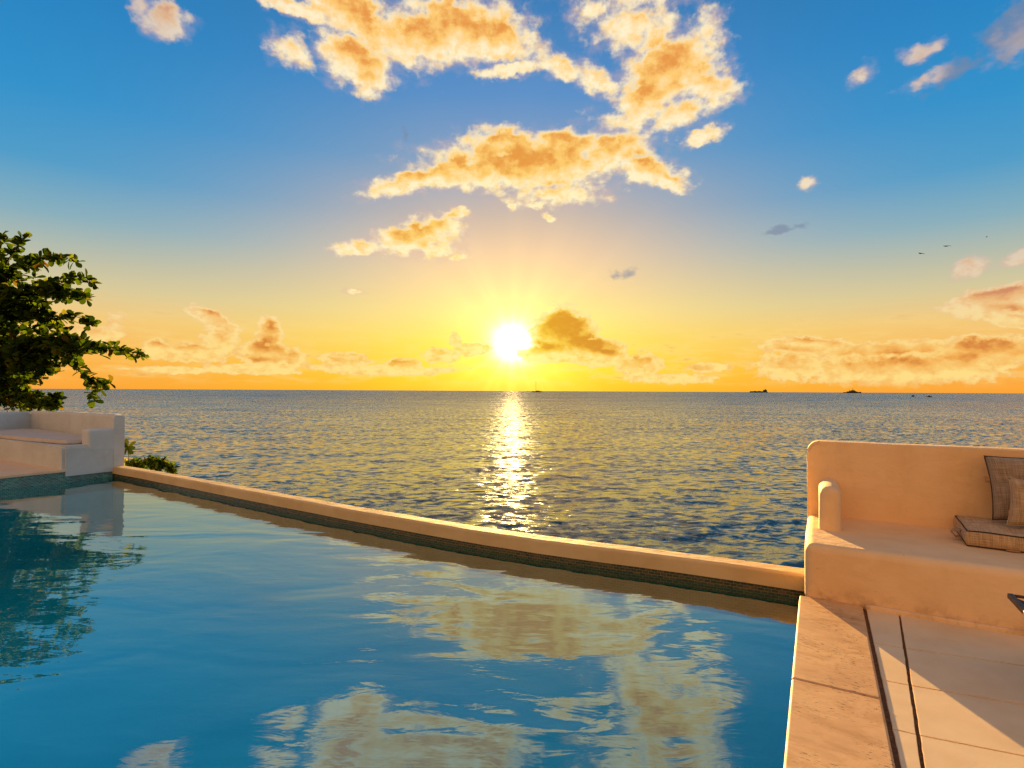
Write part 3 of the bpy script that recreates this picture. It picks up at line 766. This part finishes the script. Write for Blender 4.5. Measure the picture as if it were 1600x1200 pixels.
def make_pillow(label, w, h, t, mat, pip_mat, loc, rx, rz, ryy, pinch, seed, tagpos):
    bm, rim = pillow('pillow', w, h, t, mat, pinch, seed=seed)
    e = empty('throw_pillow'); tag(e, label, 'pillow', 'woven pillows piled on the right bench')
    def child(name, bm_, m_):
        me = bpy.data.meshes.new(name); bm_.to_mesh(me); bm_.free(); me.materials.append(m_)
        for p in me.polygons: p.use_smooth = True
        return link(bpy.data.objects.new(name, me), e)
    child('cover', bm, mat)
    bm2 = bmesh.new(); tube(bm2, rim, [0.0045] * len(rim), 6); child('piping', bm2, pip_mat)
    bm3 = bmesh.new(); x_, z_ = tagpos; add_box(bm3, x_ - 0.034, x_ + 0.004, -0.003, 0.003, z_, z_ + 0.05, 0.002, 1); child('tag', bm3, M_tag)
    place(e, loc, rx, ryy, rz); return e
def make_box_cushion():
    e = empty('seat_cushion', (1.0, 5.39, 0.415)); tag(e, 'thick tufted woven cushion with dark piping lying flat on the right bench', 'cushion')
    W, Dp, Hh = 1.15, 0.60, 0.115; nx, ny = 60, 32
    bm = bmesh.new(); uvl = bm.loops.layers.uv.new('UVMap')
    def P_(u, v, top):
        x = u * W; y = v * Dp
        ex = min(u * W, (1 - u) * W); ey = min(v * Dp, (1 - v) * Dp)
        z = Hh if top else 0.0
        if top:
            z += 0.030 * (1 - math.exp(-min(ex, ey) / 0.06)) * (0.75 + 0.25 * math.cos(v * Dp / 0.2 * 2 * math.pi))
            z += 0.006 * mnoise.noise(Vector((x * 5, y * 5, 0)))
            for bx in (0.28, 0.62, 0.95):
                for by in (0.17, 0.43): z -= 0.028 * math.exp(-((x - bx) ** 2 + (y - by) ** 2) / 0.003)
        else:
            z += 0.004
        return (x, y, z)
    gt = [[bm.verts.new(P_(i / nx, j / ny, True)) for j in range(ny + 1)] for i in range(nx + 1)]
    gb = [[bm.verts.new(P_(i / nx, j / ny, False)) for j in range(ny + 1)] for i in range(nx + 1)]
    def quad(vs_, uvs):
        f = bm.faces.new(vs_)
        for lp, q in zip(f.loops, uvs): lp[uvl].uv = q
    for i in range(nx):
        for j in range(ny):
            uvs = [(i / nx * W, j / ny * Dp), ((i + 1) / nx * W, j / ny * Dp), ((i + 1) / nx * W, (j + 1) / ny * Dp), (i / nx * W, (j + 1) / ny * Dp)]
            quad([gt[i][j], gt[i + 1][j], gt[i + 1][j + 1], gt[i][j + 1]], uvs); quad([gb[i][j + 1], gb[i + 1][j + 1], gb[i + 1][j], gb[i][j]], uvs[::-1])
    ring = [(i, 0) for i in range(nx)] + [(nx, j) for j in range(ny)] + [(nx - i, ny) for i in range(nx)] + [(0, ny - j) for j in range(ny)]
    L = 0.0; K = 5; cols = []
    for (i, j) in ring:
        a = gt[i][j].co; b = gb[i][j].co
        cx, cy = W / 2, Dp / 2; row = [gb[i][j]]
        ox = -1 if i == 0 else (1 if i == nx else 0); oy = -1 if j == 0 else (1 if j == ny else 0)
        for q in range(1, K):
            t = q / K; bul = 0.016 * math.sin(math.pi * t)
            row.append(bm.verts.new((b.x + (a.x - b.x) * t + ox * bul, b.y + (a.y - b.y) * t + oy * bul, b.z + (a.z - b.z) * t)))
        row.append(gt[i][j]); cols.append(row)
    for r_i in range(len(cols)):
        A = cols[r_i]; B = cols[(r_i + 1) % len(cols)]; l1 = L + (A[0].co - B[0].co).length
        for q in range(K): quad([A[q], B[q], B[q + 1], A[q + 1]], [(L, q / K * Hh), (l1, q / K * Hh), (l1, (q + 1) / K * Hh), (L, (q + 1) / K * Hh)])
        L = l1
    rimt = [gt[i][j].co.copy() for i, j in ring]; rimb = [gb[i][j].co.copy() for i, j in ring]
    def child(name, bm_, m_):
        bmesh.ops.recalc_face_normals(bm_, faces=bm_.faces)
        me = bpy.data.meshes.new(name); bm_.to_mesh(me); bm_.free(); me.materials.append(m_)
        for p in me.polygons: p.use_smooth = True
        return link(bpy.data.objects.new(name, me), e)
    o_ = child('cover', bm, M_fab_tan); o_.data.set_sharp_from_angle(angle=R(50))
    for rim in (rimt, rimb):
        b2 = bmesh.new(); tube(b2, rim + [rim[0]], [0.0055] * (len(rim) + 1), 6); child('piping', b2, M_piping)
    b3 = bmesh.new(); add_box(b3, 0.22, 0.30, -0.030, -0.004, 0.002, 0.012, 0.002, 1); child('tag', b3, M_tag)
    b4 = bmesh.new(); hp = [(-0.012, 0.20, 0.085), (-0.055, 0.20, 0.075), (-0.075, 0.20, 0.05), (-0.05, 0.20, 0.022), (-0.012, 0.20, 0.03)]
    for a, b in zip(hp[:-1], hp[1:]):
        q = [b4.verts.new((a[0], a[1] - 0.03, a[2])), b4.verts.new((b[0], b[1] - 0.03, b[2])), b4.verts.new((b[0], b[1] + 0.03, b[2])), b4.verts.new((a[0], a[1] + 0.03, a[2]))]; b4.faces.new(q)
    h_ = child('strap_handle', b4, M_fab_dark)
    md = h_.modifiers.new('thickness', 'SOLIDIFY'); md.thickness = 0.006
    e.rotation_euler = (0, 0, R(-3)); return e
make_box_cushion()
make_pillow('large grey brown woven pillow with dark piping leaning on the bench back', 0.60, 0.52, 0.17, M_fab_dark, M_piping, (1.225, 5.74, 0.572), -14, 0, -3, 0.07, 1.3, (0.02, 0.30))
make_pillow('small sand coloured woven pillow propped in front of the large one', 0.42, 0.37, 0.13, M_fab_tan, M_fab_tan, (1.27, 5.56, 0.575), -12, -8, 3, 0.10, 4.1, (0.04, 0.07))

# ------------------------------------------------------------------ folding stool at the right edge
fs_ = empty('folding_stool', (1.15, 4.05, 0)); tag(fs_, 'dark wooden folding stool with olive canvas seat in front of the right bench', 'stool')
def bar(bm, a, b, w, t):
    a = Vector(a); b = Vector(b); d = (b - a).normalized(); s = d.cross(Vector((0, 1, 0))).normalized(); y = Vector((0, 1, 0))
    q = [a - s * w / 2 - y * t / 2, a + s * w / 2 - y * t / 2, a + s * w / 2 + y * t / 2, a - s * w / 2 + y * t / 2]; q2 = [p + (b - a) for p in q]
    v = [bm.verts.new(p) for p in q + q2]
    for f in ((0, 1, 2, 3), (7, 6, 5, 4), (0, 4, 5, 1), (1, 5, 6, 2), (2, 6, 7, 3), (3, 7, 4, 0)): bm.faces.new([v[i] for i in f])
SX0, SX1 = 0.945, 1.75
for yy in (3.60, 4.05):
    for (x0, x1) in ((SX0 + 0.01, SX0 + 0.30), (SX1 - 0.01, SX1 - 0.30)):
        bm = bmesh.new(); bar(bm, (x0, yy, 0.445), (x1, yy, -0.008), 0.020, 0.020)
        from_bm('leg', bm, M_wood, fs_)
for xx in (SX0, SX1):
    bm = bmesh.new(); add_box(bm, xx - 0.014, xx + 0.014, 3.57, 4.08, 0.432, 0.462, 0.006, 2); from_bm('top_rail', bm, M_wood, fs_)
for yy in (3.585, 4.065):
    bm = bmesh.new(); add_box(bm, SX0 + 0.014, SX1 - 0.014, yy - 0.009, yy + 0.009, 0.447, 0.461, 0.003, 1); from_bm('side_rail', bm, M_wood, fs_)
bm = bmesh.new(); rows = []
for i in range(17):
    t = i / 16; x = SX0 - 0.010 + (SX1 - SX0 + 0.020) * t; z = 0.452 - 0.07 * math.sin(math.pi * t) ** 0.8
    rows.append([bm.verts.new((x, y, z)) for y in (3.60, 4.05)])
for a, b in zip(rows[:-1], rows[1:]): bm.faces.new((a[0], b[0], b[1], a[1]))
o = from_bm('canvas_seat', bm, M_sling, fs_, True); md = o.modifiers.new('thickness', 'SOLIDIFY'); md.thickness = 0.006

# ------------------------------------------------------------------ coast below the terraces
def coast():
    bm = bmesh.new(); nx, ny = 70, 14; gr = []
    for i in range(nx + 1):
        x = -34 + 40 * i / nx; row = []
        for j in range(ny + 1):
            t = j / ny; y = 6.0 + 4.0 * t
            z = -0.75 - 4.4 * t ** 0.8 + 0.35 * mnoise.fractal(Vector((x * 0.9, y * 0.9, 0)), 1.0, 2.0, 4)
            row.append(bm.verts.new((x, y + 0.25 * mnoise.noise(Vector((x, y, 5))), min(z, -0.55))))
        gr.append(row)
    for i in range(nx):
        for j in range(ny): bm.faces.new((gr[i][j], gr[i + 1][j], gr[i + 1][j + 1], gr[i][j + 1]))
    b0 = bm.verts.new((-34, -8, -0.56)); b1 = bm.verts.new((-20.02, -8, -0.56)); b2 = bm.verts.new((-20.02, 5.35, -0.56)); b3 = bm.verts.new((-34, 5.35, -0.56))
    bm.faces.new((b0, b1, b2, b3))
    return structure(from_bm('ground', bm, M_rock, None, True))
coast()

# ------------------------------------------------------------------ plants
rnd = random.Random(11)
def leaf(V_, F_, p, d, nrm, L, W):
    """an obovate leaf folded along its midrib: base p, along d"""
    d = d.normalized(); s = d.cross(nrm)
    if s.length < 1e-4: s = d.cross(Vector((1, 0, 0)))
    s.normalize(); n2 = s.cross(d); b = len(V_)
    fold = 0.14 * W; droop = 0.10 * L
    prof_ = [(0.0, 0.10), (0.28, 0.62), (0.62, 1.0), (0.87, 0.72), (1.0, 0.0)]
    for t, w in prof_:
        c = p + d * L * t - n2 * (droop * t * t)
        if w == 0.0: V_.append(c)
        else: V_.extend([c + s * W / 2 * w + n2 * fold * w, c, c - s * W / 2 * w + n2 * fold * w])
    for i in range(3):
        a = b + 3 * i
        F_.append((a, a + 1, a + 4, a + 3)); F_.append((a + 1, a + 2, a + 5, a + 4))
    F_.append((b + 9, b + 10, b + 12)); F_.append((b + 10, b + 11, b + 12))
def rvec():
    while True:
        v = Vector((rnd.uniform(-1, 1), rnd.uniform(-1, 1), rnd.uniform(-1, 1)))
        if 0.05 < v.length < 1: return v.normalized()
def spray(V_, F_, p, axis, n_leaves, L):
    for i in range(n_leaves):
        d = (axis * rnd.uniform(0.1, 0.9) + rvec() * 0.95).normalized()
        leaf(V_, F_, p + axis * rnd.uniform(-0.06, 0.06), d, (Vector((0, 0, 1)) + rvec() * 0.8).normalized(), L * rnd.uniform(0.7, 1.15), L * rnd.uniform(0.5, 0.75))
def leaf_object(name, V_, F_, parent, mat=None):
    me = bpy.data.meshes.new(name); me.from_pydata([tuple(v) for v in V_], [], F_); me.update(); me.materials.append(mat or M_leaf)
    for p in me.polygons: p.use_smooth = True
    o_ = link(bpy.data.objects.new(name, me), parent); o_.matrix_parent_inverse = Matrix.Translation(-Vector(parent.location)); return o_
TREE_LIMBS = {
  'trunk': [(-21.58,5.65,-1.98,0.17), (-21.5,5.7,0.06,0.15), (-21.27,5.71,1.54,0.13), (-21.07,5.83,3.02,0.1), (-20.93,6.02,4.33,0.07), (-20.75,6.12,5.27,0.045), (-20.63,6.19,5.98,0.015)],
  'B1': [(-20.9,6.04,4.43,0.04), (-20.29,6.15,5.13,0.03), (-19.91,6.26,5.6,0.02), (-19.73,6.36,5.93,0.008)],
  'B2': [(-21.06,5.95,3.96,0.05), (-19.84,6.18,4.9,0.035), (-18.96,6.46,5.17,0.025), (-18.37,6.68,5.25,0.015), (-18.03,6.87,5.13,0.007)],
  'B3': [(-21.08,5.93,3.59,0.05), (-19.8,6.32,4.32,0.04), (-18.76,6.68,4.47,0.028), (-18.1,6.95,4.67,0.015), (-17.63,7.21,4.55,0.007)],
  'B4': [(-21.04,5.85,3.11,0.05), (-19.76,6.46,3.66,0.04), (-18.96,6.91,3.57,0.025), (-18.36,7.14,3.65,0.015), (-18.03,7.33,3.44,0.007)],
  'B5': [(-21.18,5.76,2.19,0.08), (-19.24,6.3,2.8,0.06), (-17.78,6.78,2.68,0.045), (-16.91,7.16,2.73,0.025), (-16.38,7.47,2.59,0.015), (-16.03,7.66,2.5,0.007)],
  'B6': [(-17.88,6.73,2.64,0.03), (-17.51,6.82,2.22,0.025), (-17.23,6.98,1.91,0.018), (-17.05,7.09,1.63,0.012), (-17.09,7.06,1.28,0.006)],
  'B7': [(-21.18,5.76,1.91,0.06), (-20.32,6.37,2.44,0.04), (-19.55,6.69,2.16,0.025), (-18.98,6.91,2.25,0.01)],
  'B8': [(-21.24,5.73,1.54,0.05), (-20.11,6.03,1.94,0.035), (-19.43,6.3,1.73,0.02), (-18.98,6.56,1.91,0.01)],
  'B9': [(-17.2,7.0,1.87,0.012), (-16.93,7.15,1.73,0.01), (-16.75,7.26,1.74,0.006)],
}
TREE_MASSES = [(-20.03,6.19,4.01,1.0,0.47), (-19.71,6.37,3.28,1.13,0.58), (-19.3,6.6,2.68,1.13,0.44), (-18.48,7.07,2.83,0.84,0.31), (-20.25,6.06,2.55,1.09,0.62), (-20.16,6.12,4.92,0.58,0.29), (-19.1,6.72,4.93,0.69,0.26), (-18.69,6.95,4.26,0.55,0.26), (-17.48,7.64,2.69,0.66,0.2), (-20.9,5.69,3.91,1.09,1.09), (-21.04,5.61,2.45,1.09,0.91), (-21.39,5.41,4.83,0.91,0.91), (-19.29,6.61,2.1,0.77,0.18), (-19.92,6.25,1.91,0.55,0.18)]
SHRUB = [(-20.69,5.93,1.51,0.62,0.4), (-19.79,6.21,1.33,0.54,0.29), (-19.03,6.42,1.23,0.46,0.23), (-18.5,6.6,1.16,0.35,0.18), (-18.35,6.69,1.34,0.12,0.16), (-20.27,6.17,1.67,0.4,0.22)]
BUSH = [(-14.61,6.98,-0.28,0.24,0.13), (-14.12,7.03,-0.2,0.22,0.12), (-13.81,7.09,-0.24,0.22,0.14), (-13.49,7.16,-0.33,0.14,0.08)]
ROSETTE = ((-15.16, 7.01, 0.14), (-15.1, 6.93, -0.23))

tr_ = empty('sea_grape_tree', TREE_LIMBS['trunk'][0][:3]); tag(tr_, 'sea grape tree with broad round leaves reaching over the sea behind the white bench', 'tree')
bm = bmesh.new(); lb_pts = TREE_LIMBS['trunk']; sm = resample([p[:3] for p in lb_pts], 0.3)
tube(bm, sm, list(np.interp(np.linspace(0, 1, len(sm)), np.linspace(0, 1, len(lb_pts)), [p[3] for p in lb_pts])), 10)
from_bm('trunk', bm, M_bark, tr_, True)
V_, F_ = [], []
for key, pts_ in TREE_LIMBS.items():
    sm = resample([p[:3] for p in pts_], 0.12); rr = np.interp(np.linspace(0, 1, len(sm)), np.linspace(0, 1, len(pts_)), [p[3] for p in pts_])
    if key != 'trunk':
        bm = bmesh.new(); tube(bm, sm, [max(r_ * 0.75, 0.008) for r_ in rr], 7); from_bm('limb', bm, M_bark, tr_, True)
    for i, p in enumerate(sm):
        if key == 'trunk' and i < len(sm) * 0.72: continue
        p = Vector(p); a = Vector(sm[max(i - 1, 0)]); b = Vector(sm[min(i + 1, len(sm) - 1)]); ax = (b - a).normalized()
        t = i / len(sm)
        for _ in range(2):
            off = rvec() * rnd.uniform(0.02, 0.17) * (1.25 - 0.7 * t); off.z = abs(off.z) * rnd.choice((1, 1, 0.4, -0.5))
            spray(V_, F_, p + off, (ax + Vector((0, 0, 0.35)) + off * 2).normalized(), 3 if rnd.random() < 0.85 else 5, 0.25)
for (x, y, z, rx_, rz_) in TREE_MASSES:
    cnt = int(115 * rx_ * rz_ / 0.25)
    for _ in range(min(cnt, 330)):
        q = rvec() * rnd.random() ** 0.4; side_ = right
        p = Vector((x, y, z)) + side_ * q.x * rx_ + fwd * q.y * 0.75 + up * q.z * rz_
        if mnoise.noise(p * 1.5) < (0.10 if x > -19.5 else -0.08): continue
        spray(V_, F_, p, (Vector((0, 0, 0.6)) + rvec() * 0.7 + right * 0.3).normalized(), 4, 0.26)
leaf_object('crown', V_, F_, tr_)

def shrub(name, label, blobs, per, L, root, group=None):
    e = empty(name, root); tag(e, label, 'shrub', group); V_, F_ = [], []
    bm = bmesh.new()
    for (x, y, z, rx_, rz_) in blobs:
        mid_p = Vector(root).lerp(Vector((x, y, z)), 0.5) + rvec() * 0.08
        tube(bm, [tuple(root), tuple(mid_p), (x, y, z)], [0.022, 0.014, 0.006], 6)
        for _ in range(int(per * rx_ * rz_)):
            q = rvec() * rnd.random() ** 0.4
            p = Vector((x, y, z)) + right * q.x * rx_ + fwd * q.y * rx_ * 0.7 + up * q.z * rz_
            spray(V_, F_, p, (Vector((0, 0, 0.8)) + rvec() * 0.6).normalized(), 4, L)
    from_bm('stem', bm, M_stem, e, True); leaf_object('foliage', V_, F_, e); return e
shrub('sea_grape_shrub', 'dense low shrub of round leaves just behind the white bench back', SHRUB, 700, 0.17, (-19.6, 6.3, -0.6))
shrub('coastal_bush', 'small dark bush lying low along the outside of the pool wall', BUSH, 2600, 0.105, (-14.1, 7.2, -1.7))
def rosette(name, label, c, root, blades, L, W, mat, seed, group=None):
    rnd.seed(seed); e = empty(name, root); tag(e, label, 'plant', group); V_, F_ = [], []
    bm = bmesh.new(); tube(bm, [tuple(root), tuple(Vector(root).lerp(Vector(c), 0.6) + Vector((0.03, 0, 0))), tuple(c)], [0.02, 0.014, 0.008], 6); from_bm('stem', bm, M_stem, e, True)
    for i in range(blades):
        a = i / blades * 2 * math.pi + rnd.uniform(-0.2, 0.2)
        d = (right * math.cos(a) + up * math.sin(a) * 0.9 + fwd * rnd.uniform(-0.4, 0.4)).normalized()
        leaf(V_, F_, Vector(c), d, (-fwd + rvec() * 0.3).normalized(), L * rnd.uniform(0.8, 1.15), W)
    leaf_object('foliage', V_, F_, e, mat); return e
M_leaf_d = leaf_mat('dark_long_leaves', (0.008, 0.018, 0.005), (0.025, 0.045, 0.010), (0.9, 0.9, 0.4))
M_leaf_y = leaf_mat('yellow_green_leaves', (0.08, 0.13, 0.02), (0.16, 0.20, 0.03), (1.5, 1.5, 0.6))
rosette('seaside_plant', 'dark plant with long splayed leaves beside the white bench end', ROSETTE[0], (-15.1, 7.1, -1.6), 9, 0.27, 0.10, M_leaf_d, 4)
rosette('seaside_plant', 'small plant with yellow green leaves at the foot of the white bench end', ROSETTE[1], (-15.0, 7.0, -1.7), 7, 0.13, 0.10, M_leaf_y, 5)

# ------------------------------------------------------------------ vessels on the horizon
def hull_bm(L, B, H_, sheer=0.2):
    bm = bmesh.new(); secs = []
    for i in range(13):
        t = i / 12; x = (t - 0.5) * L
        hw = B / 2 * min(1.0, (1 - t) * 3.2) ** 0.6 * (0.85 if t < 0.08 else 1); hw = max(hw, 0.02 * B)
        zt = H_ * (1 + sheer * max(0, t - 0.6) * 2.5)
        secs.append([bm.verts.new(p) for p in ((x, -hw, zt), (x, -hw * 0.8, -H_ * 0.25), (x, hw * 0.8, -H_ * 0.25), (x, hw, zt))])
    for a, b in zip(secs[:-1], secs[1:]):
        for q in range(3): bm.faces.new((a[q], a[q + 1], b[q + 1], b[q]))
        bm.faces.new((a[3], a[0], b[0], b[3]))
    bm.faces.new(secs[0]); bm.faces.new(secs[-1][::-1]); return bm
def local_child(e, name, bm_, m_):
    bmesh.ops.recalc_face_normals(bm_, faces=bm_.faces)
    me = bpy.data.meshes.new(name); bm_.to_mesh(me); bm_.free(); me.materials.append(m_)
    return link(bpy.data.objects.new(name, me), e)
def vessel(name, label, cat, x, y, heading): 
    e = empty(name, (x, y, SEA)); tag(e, label, cat); e.rotation_euler = (0, 0, heading); return e
RH = math.atan2(right.y, right.x)
e = vessel('sailing_catamaran', 'distant two hulled sailing boat with a bare mast on the horizon below the sun', 'sailing boat', -1181.9, 2315.8, RH + math.pi)
for s in (-9, 9):
    b_ = hull_bm(48, 5, 3.4); 
    for v in b_.verts: v.co.y += s
    local_child(e, 'hull', b_, M_hull)
b_ = bmesh.new(); add_box(b_, -20, 8, -9, 9, 3.2, 4.4); add_box(b_, -12, 4, -6, 6, 4.4, 6.6, 0.8); local_child(e, 'cabin', b_, M_super)
b_ = bmesh.new(); tube(b_, [(5, 0, 4), (5.4, 0, 54)], [0.75, 0.4], 8); local_child(e, 'mast', b_, M_super)
b_ = bmesh.new(); tube(b_, [(5, 0, 8.5), (-17, 0, 9)], [0.6, 0.45], 6); local_child(e, 'boom', b_, M_super)
e = vessel('cargo_ship', 'long low dark cargo ship on the horizon with its bridge at the right end', 'ship', -619.2, 6972.6, RH + math.pi)
local_child(e, 'hull', hull_bm(205, 28, 11, 0.35), M_hull)
b_ = bmesh.new(); add_box(b_, -96, -60, -12, 12, 11, 29); add_box(b_, -90, -70, -14, 14, 29, 33); add_box(b_, -86, -80, -3, 3, 33, 43); local_child(e, 'bridge', b_, M_super)
b_ = bmesh.new()
for q in range(5): add_box(b_, -48 + q * 26, -26 + q * 26, -11, 11, 11.2, 15 + (q % 2) * 3)
local_child(e, 'deck_cargo', b_, M_super)
e = vessel('naval_ship', 'distant dark ship on the horizon with stepped decks rising to a mid mast', 'ship', 277.2, 5993.6, RH)
local_child(e, 'hull', hull_bm(165, 20, 8, 0.5), M_hull)
b_ = bmesh.new(); add_box(b_, -50, 42, -8, 8, 8, 15); add_box(b_, -30, 28, -7, 7, 15, 21); add_box(b_, -12, 18, -5, 5, 21, 27); local_child(e, 'upper_decks', b_, M_super)
b_ = bmesh.new(); tube(b_, [(4, 0, 26), (4, 0, 46)], [2.4, 1.0], 6); local_child(e, 'mast', b_, M_super)
b_ = bmesh.new(); tube(b_, [(-26, 0, 20), (-26, 0, 33)], [1.8, 0.9], 6); local_child(e, 'funnel', b_, M_super)
for (x, y, lbl, hd) in ((122.5, 992.5, 'tiny dark motor boat on the water under the horizon at right, nearer the ship', 0.3), (127.1, 891.0, 'tiny dark motor boat on the water farthest right', -0.2)):
    e = vessel('motor_boat', lbl, 'boat', x, y, RH + hd); e['group'] = 'small boats off to the right'
    local_child(e, 'hull', hull_bm(6.6, 2.3, 1.0), M_hull)
    b_ = bmesh.new(); add_box(b_, -1.4, 0.9, -0.8, 0.8, 1.0, 2.1, 0.15); local_child(e, 'cabin', b_, M_super)

# ------------------------------------------------------------------ birds
def bird(label, loc, span, heading, bank):
    bm = bmesh.new()
    secs = [(-0.21, 0.008), (-0.12, 0.03), (0.0, 0.052), (0.12, 0.045), (0.19, 0.022), (0.235, 0.026), (0.27, 0.012), (0.31, 0.004)]
    tube(bm, [(0, y, 0.0 + 0.01 * (i > 4)) for i, (y, r_) in enumerate(secs)], [r_ for _, r_ in secs], 8)
    for s in (-1, 1):      # long wings bent at the wrist
        st_ = [(0.03, 0.10, -0.07, 0.02), (0.20, 0.13, -0.03, 0.055), (0.32, 0.10, -0.02, 0.05), (0.45, 0.00, -0.06, 0.015), (0.52, -0.07, -0.09, -0.01)]
        rows = [[bm.verts.new((s * x, a, z + 0.004)), bm.verts.new((s * x, b, z)), bm.verts.new((s * x, b, z - 0.008)), bm.verts.new((s * x, a, z - 0.010))] for x, a, b, z in st_]
        for a, b in zip(rows[:-1], rows[1:]):
            for q in range(4): bm.faces.new((a[q], a[(q + 1) % 4], b[(q + 1) % 4], b[q]))
        bm.faces.new(rows[0]); bm.faces.new(rows[-1][::-1])
        t_ = [bm.verts.new(p) for p in ((0, -0.16, 0.004), (s * 0.025, -0.2, 0.003), (s * 0.06, -0.34, 0.0), (s * 0.01, -0.24, 0.0))]; bm.faces.new(t_)
    o_ = from_bm('seabird', bm, M_feather, None, True); o_.location = loc; o_.scale = (span,) * 3
    o_.rotation_euler = (R(8), R(bank), heading); tag(o_, label, 'bird', 'dark seabirds gliding in the sky at right'); return o_
bird('dark seabird gliding with level wings, lowest and leftmost of the three', (9.99, 74.77, 17.2), 1.0, RH + 0.3, 4)
bird('dark seabird gliding in the middle of the three', (12.07, 73.65, 17.49), 1.08, RH + 0.2, -4)
bird('tiny dark seabird, highest and smallest of the three', (25.98, 124.19, 29.32), 0.62, RH + 1.1, 10)
